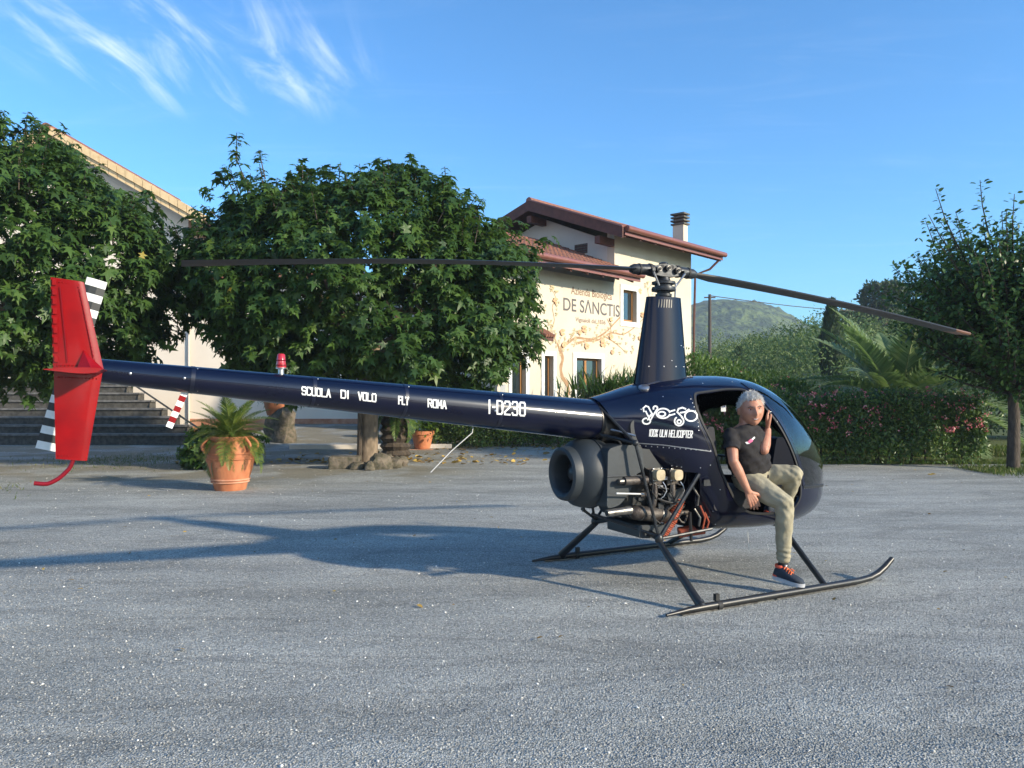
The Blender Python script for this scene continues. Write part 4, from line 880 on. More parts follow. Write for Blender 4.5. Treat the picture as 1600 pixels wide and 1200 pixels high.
def rock(c, r3, seed, label, cat='rock', nm='rock'):
    r = random.Random(seed); bm = bmesh.new(); bmesh.ops.create_icosphere(bm, subdivisions=3, radius=1)
    ph = [r.random()*6 for _ in range(6)]
    for v in bm.verts:
        p = v.co; q = 1+.16*math.sin(p.x*3.1+ph[0])*math.sin(p.y*2.7+ph[1])+.12*math.sin(p.z*4.3+ph[2]+p.x*2)+.09*math.sin(p.x*8+ph[3])*math.sin(p.y*7+ph[4]+p.z*6)+.05*math.sin(p.x*17+ph[5])*math.sin(p.z*15+ph[0])+.03*r.random()
        v.co = Vector((p.x*r3[0], p.y*r3[1], p.z*r3[2]))*q
    me = bpy.data.meshes.new(nm); bm.to_mesh(me); bm.free(); me.materials.append(M['rock']); me.polygons.foreach_set('use_smooth', [True]*len(me.polygons)); me.set_sharp_from_angle(angle=math.radians(28))
    o = link(nm, me); o.location = c; o.rotation_euler = (0, 0, r.random()*6); return tag(o, label, cat)
def gp(px, d, z=0): v = at(px, 600, d); return (v.x, d, float(gh(v.x, d))+z)
rk = [(595, 15.35, (.22, .2, .2), 'mossy rock touching the right foot of the pale tree trunk'), (616, 15.5, (.17, .16, .15), 'brown rock beside the largest rock, at the right foot of the pale trunk'), (604, 15.9, (.2, .16, .17), 'dark rock behind the two front rocks at the pale trunk'),
      (628, 15.85, (.15, .15, .13), 'rightmost small rock of the ring round the pale trunk'), (578, 15.2, (.13, .12, .11), 'small mossy rock directly in front of the pale trunk'), (560, 15.35, (.15, .12, .10), 'low mossy rock at the left foot of the pale trunk')]
for i, (px, d, s3, lb) in enumerate(rk): rock(gp(px, d, s3[2]*.45), s3, 100+i, lb)
b_ = MB(); b_.box((0, 0, .11), (.62, .35, .26)); o = b_.build('stone_block', M['rock']); o.location = gp(539, 15.5); o.rotation_euler = (0, 0, .1); tag(o, 'square dark stone block left of the pale trunk and its stake', 'stone')
mdl = o.modifiers.new('bevel', 'BEVEL'); mdl.width = .03; mdl.segments = 2
x, y, z = gp(561, 15.75); o = MB().tube([(0, 0, -.1), (.02, 0, 1.0), (0, 0, 2.3)], [.055, .05, .04], 8).build('tree_stake', M['barkd'], None, True); o.location = (x, y, z); tag(o, 'thin wooden stake standing just left of the pale trunk', 'stake')
# boulder and small pot on it
rock(gp(440, 21.6, .3), (.55, .4, .62), 120, 'rounded dark boulder carrying a small clay pot against the pale wall', 'boulder', 'boulder')
x, y, z = gp(429, 21.6, .72); t = empty('clay_pot', (x, y, z), 0, 'small dark clay pot with a leafy plant standing on the boulder', 'pot'); MB().lathe([(.2, 0), (.26, .2), (.3, .42), (.33, .44), (.33, .5), (.27, .5), (.25, .4)], n=20).build('body', M['terra'], t, True)
rr = np.random.default_rng(8); n = 240; o = leaves('potted_plant', rr.normal(size=(n, 3))*np.array([.3, .25, .12])+np.array([0, 0, .55]), rr.normal(size=(n, 3))+np.array([0, 0, -.3]), rr.normal(size=(n, 3))*.4+np.array([0, 0, 1]), .16*(.6+.7*rr.random(n)), 'lance', M['leafS'], None, rr); o.location = (x, y, z); tag(o, 'small leafy plant growing in the clay pot on the boulder', 'plant', kind='stuff')
# dark shaggy palm stump behind the pale trunk
fronded('cycad', gp(618, 18.6), 1.15, 34, 1.1, 34, .22, 'leafH', 93, 'cycad with a thick dark shaggy trunk right of the pale tree trunk', 'plant', .34, -.75, 1.1, .016)
x, y, z = gp(660, 20.1); t = empty('planter', (x, y, z), 0, 'terracotta planter beside the low hedge, right of the shaggy cycad', 'pot'); MB().lathe([(.2, 0), (.28, .35), (.31, .37), (.31, .46), (.25, .46), (.2, .3)], n=20).build('body', M['terra'], t, True)
MB().bb((-.3, -.3, -.15), (.3, .3, -.01)).build('foot', M['chalk'], t)
n = 300; o = leaves('planter_flowers', rr.normal(size=(n, 3))*np.array([.28, .22, .13])+np.array([0, 0, .6]), rr.normal(size=(n, 3)), rr.normal(size=(n, 3))*.4+np.array([0, 0, 1]), .12*(.6+.7*rr.random(n)), 'ovate', M['leafL'], None, rr); o.location = (x, y, z); tag(o, 'bushy green plant in the terracotta planter by the low hedge', 'plant', kind='stuff')
# low boundary wall with orange planters in front of the wing
x, y, z = gp(745, 21.2); t = empty('terrace_wall', (x, y, z), .02, 'low cream terrace wall with terracotta coping seen just above the tail boom', 'wall'); MB().bb((-1.3, 0, -.2), (1.3, .2, 1.28)).build('wall', M['wall'], t)
for i in range(9): MB().box((-1.17+i*.29, .1, 1.32), (.27, .3, .07)).build('coping_tile', M['verge'], t)
sg = tag(MB().box((0, 0, .13), (.16, .02, .24)).build('price_card', M['surround']), 'small pale card standing on the terrace wall before the oak window', 'card'); sg.location = (at(811, 600, 21.25).x-.45, 21.28, z+1.36)
o = MB().bb((0, 0, 0), (3.4, .05, .9)).build('board_fence', M['fence']); bpy.data.objects.remove(o)
fn = empty('board_fence', gp(690, 21.6), .03, 'weathered grey board fence showing through the low hedge', 'fence')
for i in range(26): MB().bb((i*.13, 0, .02), (i*.13+.115, .025, .78+.015*(i % 3))).build('board', M['fence'], fn)
MB().bb((0, .027, .2), (3.38, .06, .27)).build('rail', M['fence'], fn); MB().bb((0, .027, .6), (3.38, .06, .67)).build('rail', M['fence'], fn)
o = MB().bb((0, 0, -.05), (4.2, .3, .12)).build('kerb_stone', M['wall3']); o.location = gp(452, 19.9); o.rotation_euler = (0, 0, .06); tag(o, 'pale stone kerb lying behind the pale trunk near the house terrace', 'kerb')
# fallen leaves and grass
def litter(name, reg, N, size, m, seed, label, tpl='ovate', cat='leaves'):
    r = np.random.default_rng(seed); X, Y = reg(r, N); Z = gh(X, Y)+.012+.02*r.random(N); th = r.random(N)*2*PI
    o = leaves(name, np.stack([X, Y, Z], -1), np.stack([np.cos(th), np.sin(th), r.normal(size=N)*.15], -1), np.tile([0, 0, 1.], (N, 1))+r.normal(size=(N, 3))*.35, size*(.5+.8*r.random(N)), tpl, m, None, r); return tag(o, label, cat, kind='stuff')
M['litter'] = leafmat('fallen_leaf', [(0, (.1, .06, .02)), (.5, (.3, .19, .05)), (1, (.6, .42, .1))], .7, .15, (.4, .25, .05))
def reg_c(r, N): return -2.4+r.normal(size=N)*1.9, 17.3+np.abs(r.normal(size=N))*1.6-.9
litter('fallen_leaves', reg_c, 330, .15, M['litter'], 131, 'yellow and brown fallen leaves lying under the round tree')
def reg_h(r, N): return -2+r.random(N)*5, 20.0+r.normal(size=N)*.25
litter('fallen_leaves', reg_h, 90, .12, M['litter'], 132, 'fallen leaves along the foot of the low hedge')
def reg_w(r, N): Y = 4+15*r.random(N); return (r.random(N)*2-1)*Y*.7, Y
litter('fallen_leaves', reg_w, 120, .045, M['litter'], 133, 'few small dry leaves scattered across the open gravel')
o = litter('yellow_leaf', lambda r, N: (np.array([at(1458, 742, 14.5).x]), np.array([14.5])), 1, .22, M['yleaf'], 3, 'single bright yellow leaf on the gravel before the flowering hedge', 'lobed', 'leaf'); del o['kind']
def grass(name, reg, N, h, seed, label):
    r = np.random.default_rng(seed); X, Y = reg(r, N); N = len(X); Z = gh(X, Y); D = r.normal(size=(N, 3))*.45+np.array([0, 0, 1]); 
    tag(leaves(name, np.stack([X, Y, Z], -1), D, r.normal(size=(N, 3)), h*(.5+.8*r.random(N)), 'lance', M['grass'], None, r), label, 'grass', kind='stuff')
grass('grass', lambda r, N: (9.1+r.random(N)*3.5, 15.2+r.normal(size=N)*.45), 5200, .09, 141, 'patch of short grass round the foot of the upright tree')
grass('grass', lambda r, N: (4.2+r.random(N)*7, 16.7+.8*r.random(N)**2-.1), 8000, .08, 142, 'grass verge along the foot of the flowering hedge')
grass('grass', lambda r, N: (4.0+r.random(N)*11, 18.3+r.random(N)*3), 14000, .13, 145, 'sunlit grass behind the flowering hedge')
grass('grass', lambda r, N: (-9.3+r.normal(size=N)*.6, 11.9+r.normal(size=N)*.5), 1700, .07, 143, 'thin grass tufts on the gravel at the left edge')
grass('grass', lambda r, N: (-8.6+r.normal(size=N)*1.1, 17.5+r.normal(size=N)*.9), 1500, .06, 144, 'sparse moss and grass before the stone steps')

# ------------------------------------------------------------------ helicopter (local axes: x forward, y to port, z up, origin below the mast)
HO = Vector((1.30, 6.59, 0)); HR = math.radians(27.6)
heli = empty('helicopter', HO, HR, 'dark blue two-seat helicopter with red tail fins parked on the gravel, doors off', 'helicopter')
HM = Matrix.Translation(HO) @ Matrix.Rotation(HR, 4, 'Z'); HI = HM.inverted()
def hw(x, y, z): return HM @ Vector((x, y, z))
def hl(px, py, yl):   # point of the local plane y=yl seen at a pixel
    k = (px-CX)/F; c, s = math.cos(HR), math.sin(HR); ax = HO.x-yl*s; ay = HO.y+yl*c; x = (k*ay-ax)/(c-k*s); return Vector((x, yl, CH-(py-HY)*(ay+x*s)/F))
TB = np.array([[-.80, .17, 1.53, 1.365, 1.20], [-.6, .235, 1.575, 1.36, 1.12], [-.4, .32, 1.63, 1.34, 1.02], [-.2, .42, 1.675, 1.28, .90], [0, .50, 1.705, 1.17, .70], [.2, .543, 1.722, 1.07, .43], [.5, .56, 1.728, 1.0, .41], [.8, .555, 1.705, .97, .40], [1.0, .535, 1.65, .95, .40],
               [1.2, .488, 1.545, .93, .41], [1.4, .415, 1.395, .89, .44], [1.56, .33, 1.235, .855, .485], [1.68, .24, 1.09, .83, .545], [1.76, .155, .97, .81, .62], [1.81, .02, .83, .80, .775]])
def pchip(x, X, Y):
    h = np.diff(X); d = np.diff(Y)/h; m = np.zeros_like(Y); m[0] = d[0]; m[-1] = d[-1]
    for i in range(1, len(Y)-1):
        if d[i-1]*d[i] > 0: w1 = 2*h[i]+h[i-1]; w2 = h[i]+2*h[i-1]; m[i] = (w1+w2)/(w1/d[i-1]+w2/d[i])
    i = np.clip(np.searchsorted(X, x)-1, 0, len(X)-2); t = (x-X[i])/h[i]
    return Y[i]*(1+2*t)*(1-t)**2+h[i]*m[i]*t*(1-t)**2+Y[i+1]*t*t*(3-2*t)+h[i]*m[i+1]*t*t*(t-1)
xs = np.concatenate([np.linspace(-.80, 1.4, 74), 1.4+.41*np.sin(np.linspace(0, PI/2, 22))[1:]])
def hull(inset):
    NA = 96; rings = []
    for x in xs:
        W, zt, zcn, zb = [pchip(x, TB[:, 0], TB[:, i]) for i in range(1, 5)]; W = max(W-inset, .008); zt -= inset*.9; zb += inset*.9
        if zt-zb < .03: zt, zb = (zt+zb)/2+.015, (zt+zb)/2-.015
        zcn = min(max(zcn, zb+.01), zt-.01); bx = np.clip((x+.8)/.7, 0, 1)
        X = x if inset == 0 else (x if x < 1 else 1+(x-1)*(1-inset/.81)); X = max(X, -.80+inset*1.0); rg = []
        for k in range(NA):
            a = 2*PI*(k+.5)/NA; ca, sa = math.cos(a), math.sin(a); n = 2+.25*bx if sa > 0 else 2+1.9*bx
            rg.append((X, W*np.sign(ca)*abs(ca)**(2/n), zcn+((zt-zcn) if sa > 0 else (zcn-zb))*np.sign(sa)*abs(sa)**(2/n)))
        rings.append(rg)
    return rings
def hull_bm(th):
    mb = MB(); NA = 96
    for ins in (0, th):
        R = hull(ins); vs = [p for r in R for p in r]; n = len(R); fs = []
        for i in range(n-1):
            for k in range(NA):
                k2 = (k+1) % NA; q = (i*NA+k, i*NA+k2, (i+1)*NA+k2, (i+1)*NA+k); fs.append(q if ins == 0 else q[::-1])
        c0 = tuple(range(NA)); c1 = tuple(range((n-1)*NA, n*NA)); fs += [c0[::-1], c1] if ins == 0 else [c0, c1[::-1]]
        mb.add(vs, fs)
    return mb
def tmpobj(me): o = bpy.data.objects.new('tmp', me); col.objects.link(o); return o
def boolean(me, ops):
    o = tmpobj(me); cs = []
    for op, cme in ops:
        c = tmpobj(cme); cs.append(c); m = o.modifiers.new('b', 'BOOLEAN'); m.operation = op; m.object = c; m.solver = 'EXACT'
    dg = bpy.context.evaluated_depsgraph_get(); dg.update(); r = bpy.data.meshes.new_from_object(o.evaluated_get(dg))
    for q in [o]+cs: bpy.data.objects.remove(q)
    return r
def rounded(poly, rad=.05, n=4):
    out = []; m = len(poly)
    for i in range(m):
        p = Vector(poly[i]); a = Vector(poly[i-1]); b = Vector(poly[(i+1) % m]); da = (a-p); db = (b-p); r1 = min(rad, da.length*.4, db.length*.4); s = p+da.normalized()*r1; e = p+db.normalized()*r1
        for k in range(n+1):
            t = k/n; q = s*(1-t)**2+p*2*t*(1-t)+e*t*t; out.append((q.x, q.y))
    return out
DOOR = [(-.01, 1.46), (.03, 1.565), (.38, 1.60), (.60, 1.60), (.69, 1.49), (.82, 1.29), (.95, 1.06), (1.05, .86), (1.07, .68), (.98, .575), (.66, .575), (.46, .60), (.31, .70), (.17, .92), (.085, 1.18), (.01, 1.34)]
DOOR = rounded(DOOR, .07)
PWIN = rounded([(.05, 1.46), (.08, 1.54), (.38, 1.565), (.57, 1.565), (.80, 1.24), (.86, 1.10), (.82, 1.03), (.20, 1.03), (.12, 1.2), (.06, 1.34)], .05)
WIND = [(.70, 1.95), (.655, 1.66), (.665, 1.635), (.745, 1.49), (.875, 1.29), (1.005, 1.06), (1.105, .87), (1.125, .775), (2.1, .715), (2.1, 1.95)]
BAY = [(-1.1, 0), (-1.1, 1.9), (-.775, 1.9), (-.745, 1.52), (-.70, 1.40), (-.60, 1.27), (-.545, 1.19), (-.545, 1.015), (-.14, .945), (-.03, .94), (.0, .85), (.115, .41), (.12, 0)]
def cutter(poly, a, b): return MB().prism(poly, 'y', a, b).mesh('cutter')
def solid_shell(th, m):
    mb = hull_bm(th); me = mb.mesh('hull', m, fix=False); bm = bmesh.new(); bm.from_mesh(me)
    if bm.calc_volume(signed=True) < 0: bmesh.ops.reverse_faces(bm, faces=bm.faces); bm.to_mesh(me)
    bm.free(); return me
HULL = solid_shell(.016, M['navy']); THIN = solid_shell(.004, M['glass'])
def fin_mesh(me, m, ang=32):
    me.materials.clear(); me.materials.append(m); me.polygons.foreach_set('material_index', [0]*len(me.polygons)); me.polygons.foreach_set('use_smooth', [True]*len(me.polygons)); me.set_sharp_from_angle(angle=math.radians(ang)); me.update(); return me
cab = boolean(HULL, [('DIFFERENCE', cutter(DOOR, -1, 1)), ('DIFFERENCE', cutter(WIND, -1, 1)), ('DIFFERENCE', cutter(BAY, -1, 1))])
cabin = link('cabin_shell', fin_mesh(cab, M['navy']), heli)
def grow(poly, d):
    c = [sum(p[i] for p in poly)/len(poly) for i in (0, 1)]; return [(c[0]+(p[0]-c[0])*d, c[1]+(p[1]-c[1])*d) for p in poly]
ws = boolean(THIN, [('INTERSECT', cutter(WIND, -.9, .9))]); wind = link('windshield', fin_mesh(ws, M['glass']), heli)
pdm = boolean(HULL, [('INTERSECT', cutter(grow(DOOR, .995), 0.05, 1)), ('DIFFERENCE', cutter(PWIN, -1, 1))]); pdoor = link('door', fin_mesh(pdm, M['interior']), heli)
link('door_window', fin_mesh(boolean(THIN, [('INTERSECT', cutter(PWIN, .05, 1))]), M['glass']), pdoor)
bvh_outer = BVHTree.FromPolygons([Vector(p) for r in hull(0) for p in r], [(i*96+k, i*96+(k+1) % 96, (i+1)*96+(k+1) % 96, (i+1)*96+k) for i in range(len(xs)-1) for k in range(96)])
def side(x, z, off=.004, sgn=-1):
    h = bvh_outer.ray_cast(Vector((x, sgn*2, z)), Vector((0, -sgn, 0)))
    if h[0] is None: return Vector((x, 0, z)), Vector((0, sgn, 0))
    nrm = h[1] if h[1].y*sgn > 0 else -h[1]; return h[0]+nrm*off, nrm
def topp(x, y, off=.004):
    h = bvh_outer.ray_cast(Vector((x, y, 3)), Vector((0, 0, -1))); n = h[1] if h[1].z > 0 else -h[1]; return h[0]+n*off, n
# door rim, windshield frame strip, seams and rivets follow the hull
def ribbon(path, w, th, name, m, parent, off=.001, closed=False):
    pts = []
    for i in range(len(path)-(0 if closed else 1)):
        a = Vector(path[i]); b = Vector(path[(i+1) % len(path)]); k = max(1, int((b-a).length/.03))
        for q in range(k): pts.append(a.lerp(b, q/k))
    if not closed: pts.append(Vector(path[-1]))
    P = [side(p.x, p.y, off) for p in pts]; n = len(P); vs = []; fs = []
    for i in range(n):
        a = P[(i-1) % n if closed else max(i-1, 0)][0]; b = P[(i+1) % n if closed else min(i+1, n-1)][0]; t = (b-a).normalized(); nr = P[i][1]; s = nr.cross(t).normalized(); p = P[i][0]
        vs += [p-s*w, p-s*w+nr*th, p+s*w+nr*th, p+s*w]
    for i in range(n if closed else n-1):
        j = (i+1) % n
        for q in range(3): fs.append((i*4+q, j*4+q, j*4+q+1, i*4+q+1))
    return MB().add(vs, fs).build(name, m, parent, True, 30)
ribbon(grow(DOOR, 1.02), .009, .006, 'door_seal', M['rubber'], cabin, 0, True)
ribbon([(.655, 1.665), (.73, 1.53), (.86, 1.32), (.99, 1.08), (1.09, .88), (1.112, .775)], .020, .007, 'windshield_frame', M['navy'], cabin, .0)
ribbon([(1.115, .762), (1.3, .748), (1.5, .735), (1.62, .728), (1.70, .724)], .011, .005, 'nose_trim', M['black'], cabin, .0)
ribbon([(-.545, 1.185), (-.3, 1.165), (0, 1.12), (.065, 1.11)], .0035, .003, 'cowl_seam', M['alu'], cabin, .0005)
ribbon([(-.545, 1.02), (-.4, .995), (-.14, .953)], .004, .006, 'panel_edge', M['alu'], cabin, .0005)
ribbon([(-.02, 1.56), (-.03, 1.4), (-.015, 1.3), (.06, 1.12)], .0025, .002, 'panel_seam', M['black'], cabin, .0005)
ribbon([(-.03, .945), (.0, .85), (.118, .42)], .004, .004, 'firewall_edge', M['navy_dull'], cabin, .0005)
bow = MB(); bw = []
for x in np.linspace(.66, 1.8, 26): bw.append(Vector((x, 0, pchip(x, TB[:, 0], TB[:, 2])-.004)))
bow.tube(bw, .013, 6); bow.build('centre_bow', M['black'], wind, True)
rv = MB()
def rivet(x, z, r=.0055): p, n = side(x, z, .0); rv.lathe([(r, 0), (r*.75, .0025), (.0005, .0035)], p, 6, n.to_track_quat('Z', 'Y').to_matrix(), cap=False)
for f in np.linspace(0, 1, 16): rivet(-.53+.59*f, 1.165-.05*f)
for f in np.linspace(0, 1, 14): rivet(-.53+.38*f, 1.04-.055*f) if f > .8 else None
for f in np.linspace(0, 1, 9): rivet(-.035+.0*f, 1.53-.25*f)
for f in np.linspace(0, 1, 11): rivet(.69+.42*f, 1.60-.80*f**.92)
for f in np.linspace(0, 1, 14): rivet(1.14+.5*f, .748-.028*f)
for f in np.linspace(0, 1, 9): rivet(.13+.06*0+.0*f, .46+.42*f) if f < .5 else None
for x, z in ((-.02, .98), (.03, .62), (.05, .5), (.2, .5), (.3, .46), (.15, .8), (.06, 1.0), (-.4, 1.08), (.2, 1.66), (-.25, 1.55), (.55, 1.675), (-.1, 1.25), (-.45, 1.45)): rivet(x, z)
tag(rv.build('rivets', M['alu'], cabin, fix=False), kind='stuff')
lat = side(-.02, .82, .002)[0]; lt = MB(); lt.box(side(.045, .86, .004)[0], (.085, .012, .05)); lt.build('door_latch', M['hub'], cabin)
# cowl top door seam lines and fuel cap
p, n = topp(-.33, -.16, .0); MB().lathe([(.045, 0), (.045, .012), (.03, .02), (.001, .022)], p, 18, n.to_track_quat('Z', 'Y').to_matrix()).build('fuel_cap', M['alu'], cabin, True)

# interior
MB().bb((.0, -.40, .70), (.04, .40, 1.48)).build('bulkhead', M['interior'], heli)
MB().bb((.14, -.36, .475), (1.15, .36, .49)).build('cabin_floor', M['interior'], heli)
for sy in (-.27, .27):
    s = empty('seat', (0, 0, 0)); s.parent = heli
    c = MB().prism(rounded([(.12, .62), (.12, .76), (.60, .80), (.62, .62)], .05), 'y', sy-.22, sy+.22).mesh('cushion', M['seat'], True, 40); link('cushion', c, s)
    c = MB().prism(rounded([(.05, .78), (.06, 1.30), (.13, 1.31), (.20, .80)], .04), 'y', sy-.21, sy+.21).mesh('backrest', M['seat'], True, 40); link('backrest', c, s)
    MB().bb((.15, sy*.8-.18, .476), (.58, sy*.8+.18, .618)).build('seat_box', M['interior'], s)
ip = MB().prism(rounded([(1.04, .49), (1.12, .95), (1.17, 1.17), (1.30, 1.17), (1.46, .92), (1.46, .50)], .03), 'y', -.16, .30).build('instrument_pedestal', M['interior'], heli)
for i, (yy, zz) in enumerate(((-.07, 1.05), (.0, 1.06), (.07, 1.05), (-.05, .96), (.05, .96))): MB().lathe([(.03, 0), (.03, .008), (.026, .008)], (1.135+.03*(zz-.95)/.1, yy, zz), 14, Vector((-1, 0, .3)).to_track_quat('Z', 'Y').to_matrix()).build('dial', M['alu'], ip, True)
cy = link('cyclic_stick', MB().tube([(.85, 0, .47), (.86, 0, .85), (.78, 0, .98)], .014, 8).tube([(.78, -.28, 1.0), (.78, .28, 1.0)], .011, 8).mesh('cyclic_stick', M['hub'], True), heli)
MB().tube([(.78, -.28, .94), (.78, -.28, 1.06)], .017, 8).build('grip', M['rubber'], cy, True); MB().tube([(.78, .28, .94), (.78, .28, 1.06)], .017, 8).build('grip', M['rubber'], cy, True)
for yy in (-.32, -.2): MB().tube([(1.25, yy, .47), (1.27, yy, .60)], .012, 6).box((1.27, yy, .62), (.03, .07, .06)).build('pedal', M['hub'], heli)
stk = link('window_sticker', MB().box((0, 0, 0), (.062, .002, .09)).mesh('window_sticker', M['white']), heli); pp = hl(1132, 636, .50); stk.location = (pp.x, .515, pp.z)
q = MB().bb((-.022, -.003, -.005), (.022, -.0015, .038)).mesh('sticker_square', M['decal_blue']); q = link('sticker_square', q, stk)
mbp = MB(); mbp.bb((-.011, -.0045, .002), (-.004, -.0035, .032)); mbp.bb((-.004, -.0045, .026), (.009, -.0035, .032)); mbp.bb((-.004, -.0045, .013), (.009, -.0035, .018)); mbp.bb((.009, -.0045, .013), (.013, -.0035, .032)); mbp.build('sticker_letter', M['white'], stk)

# tail boom
def boomc(x): f = (-.73-x)/3.52; return 1.36+.357*f, .166-.094*f
seams = [-.73, -1.62, -2.36, -3.0, -3.75, -4.27]
prof = []
for x in np.linspace(-.70, -4.27, 60): zc_, r_b = boomc(x); prof.append((x, zc_, r_b))
bm_ = MB(); bm_.tube([(p[0], 0, p[1]) for p in prof], [p[2] for p in prof], 48); boom = bm_.build('tail_boom', M['navy'], heli, True, 40)
for x in seams[1:-1]:
    zc_, r_b = boomc(x); MB().tube([(x-.012, 0, zc_+.0012), (x+.012, 0, zc_-.0012)], r_b+.0018, 48, cap=False).build('boom_joint', M['navy_dull'], boom, True)
zc_, r_b = boomc(-.72); MB().tube([(-.74, 0, zc_), (-.70, 0, zc_)], r_b+.004, 40).build('boom_collar', M['black'], boom, True)
rv = MB()
for x in seams[1:-1]:
    zc_, r_b = boomc(x)
    for k in range(10):
        a = 2*PI*k/10+.3
        if k % 3 == 0: rv.ell((x+.03, math.cos(a)*(r_b), zc_+math.sin(a)*r_b), .005, 6, 4)
for x, a in ((-1.68, -.05), (-3.8, .05), (-4.1, 0)): zc_, r_b = boomc(x); rv.ell((x, -math.cos(a)*r_b, zc_+math.sin(a)*r_b), .010, 8, 6)
tag(rv.build('rivets', M['alu'], boom), kind='stuff')
bvh_boom = BVHTree.FromPolygons([Vector(v) for v in bm_.v], [f for f in bm_.f if len(f) == 4])
# beacon on top
zc_, r_b = boomc(-3.20); bc = empty('beacon', (0, 0, 0)); bc.parent = heli; bz = zc_+r_b
MB().lathe([(.02, -.02), (.02, .03), (.035, .035), (.035, .04)], (-3.2, 0, bz), 16).build('beacon_base', M['alu'], bc, True)
MB().lathe([(.033, .04), (.034, .05), (.030, .08), (.026, .125), (.018, .133), (.001, .134)], (-3.2, 0, bz), 20).build('beacon_lens', M['beacon'], bc, True)
MB().lathe([(.0345, .052), (.0355, .056), (.0345, .060)], (-3.2, 0, bz), 20, cap=False).lathe([(.031, .085), (.032, .089), (.030, .093)], (-3.2, 0, bz), 20, cap=False).build('beacon_ring', M['darkred'], bc, True)
# striped strip hanging under the boom
q0 = hl(290, 611, 0); q1 = hl(264, 668, -.02); d = (q1-q0); sn_ = Vector((d.z, 0, -d.x)).normalized()*.020
ss = empty('striped_strip', (0, 0, 0)); ss.parent = heli
mats = [M['white'], M['red']]
for k in range(7):
    a = q0+d*(k/7); b = q0+d*((k+1)/7); MB().add([a-sn_, a+sn_, b+sn_, b-sn_, a-sn_+Vector((0, .006, 0)), a+sn_+Vector((0, .006, 0)), b+sn_+Vector((0, .006, 0)), b-sn_+Vector((0, .006, 0))], [(0, 1, 2, 3), (7, 6, 5, 4), (0, 4, 5, 1), (1, 5, 6, 2), (2, 6, 7, 3), (3, 7, 4, 0)]).build('stripe', mats[k % 2], ss)
MB().box(q0+Vector((0, 0, .012)), (.05, .03, .03)).build('bracket', M['alu'], ss)
# wire antenna
q = [hl(740, 657, 0), hl(738, 676, 0), hl(706, 704, 0), hl(673, 738, 0)]; an = link('wire_antenna', MB().tube(q, .0038, 6).mesh('wire_antenna', M['cable'], True), heli); MB().ell(q[0], .013).build('antenna_mount', M['white'], an, True)

# empennage
def plate(name, pts, yc, th, m, parent=heli, lead=None):
    """fin as a thin aerofoil: pts in x,z clockwise [rear-top, front-top, front-bottom, rear-bottom]"""
    (x0, z0), (x1, z1), (x2, z2), (x3, z3) = pts; mb = MB(); N = 10; sec = []
    for f in np.linspace(0, 1, N):
        t = th*(.2969*math.sqrt(f)-.126*f-.3516*f*f+.2843*f**3-.1015*f**4)*5/.6*.5+.001; sec.append((f, t))
    loop = [(f, t) for f, t in sec]+[(f, -t) for f, t in reversed(sec)]; vs = []
    for (xa, za, xb, zb_) in ((x1, z1, x0, z0), (x2, z2, x3, z3)):
        for f, t in loop: vs.append((xa+(xb-xa)*f, yc+t, za+(zb_-za)*f))
    n = len(loop); fs = [(i, (i+1) % n, n+(i+1) % n, n+i) for i in range(n)]+[tuple(range(n-1, -1, -1)), tuple(range(n, 2*n))]
    return mb.add(vs, fs).build(name, m, parent, True, 30)
a = [hl(79, 433, -.15), hl(131, 441, -.15), hl(162, 577, -.15), hl(83, 578, -.15)]; uf = plate('upper_fin', [(p.x, p.z) for p in a], -.15, .035, M['red'])
a = [hl(84, 580, -.15), hl(160, 583, -.15), hl(136, 720, -.15), hl(87, 717, -.15)]; lf = plate('lower_fin', [(p.x, p.z) for p in a], -.15, .035, M['red'])
# riveted rear edge folds on the upper fin
for i in range(9):
    p = hl(81+i*.45, 441+i*15, -.15); MB().box((p.x+.012, -.161, p.z), (.02, .006, .035)).build('edge_clip', M['red'], uf)
c = [hl(83, 578, -.15), hl(161, 578, -.15)]; zs_ = (c[0].z+c[1].z)/2
hs = MB(); vs = []
for (y, x1, x0) in ((-.10, c[1].x+.02, c[0].x-.01), (-.44, c[1].x-.0, c[0].x-.03)):
    for f in np.linspace(0, 1, 10):
        t = .016*math.sin(PI*f**.6)+.0015; vs.append((x1+(x0-x1)*f, y, zs_-.0-.004*f-t*1.4))
    for f in np.linspace(1, 0, 10):
        t = .016*math.sin(PI*f**.6)+.0015; vs.append((x1+(x0-x1)*f, y, zs_-.004*f+t*.5))
n = 20; hs.add(vs, [(i, (i+1) % n, n+(i+1) % n, n+i) for i in range(n)]+[tuple(range(n-1, -1, -1)), tuple(range(n, 2*n))]); hs.build('horizontal_stabilizer', M['red'], heli, True, 30)
g = MB(); g.add([(c[1].x, -.20, zs_+.006), (c[1].x-.13, -.20, zs_+.01), (c[1].x-.10, -.165, zs_+.115), (c[1].x, -.165, zs_+.01), (c[1].x-.06, -.26, zs_+.006)], [(0, 2, 1), (0, 3, 2), (0, 4, 1), (1, 2, 4), (2, 0, 4)]); g.build('gusset', M['red'], heli)
q = [hl(114, 719, -.15), hl(109, 732, -.15), hl(92, 748, -.15), hl(74, 757, -.15), hl(53, 755, -.15)]
P = []
for i in range(len(q)-1):
    for f in (0, .33, .66): P.append(q[i].lerp(q[i+1], f))
P.append(q[-1]); P = [P[0]]+[(P[i-1]+P[i]*2+P[i+1])/4 for i in range(1, len(P)-1)]+[P[-1]]
MB().tube(P, .0125, 10).build('tail_skid', M['darkred'], heli, True)
fr2 = MB()
def frow(pa, pb, n, yy=-.1695):
    for i in range(n):
        f = (i+.5)/n; p = hl(pa[0]+(pb[0]-pa[0])*f, pa[1]+(pb[1]-pa[1])*f, -.15); fr2.ell((p.x, yy, p.z), (.0042, .003, .0042), 6, 4)
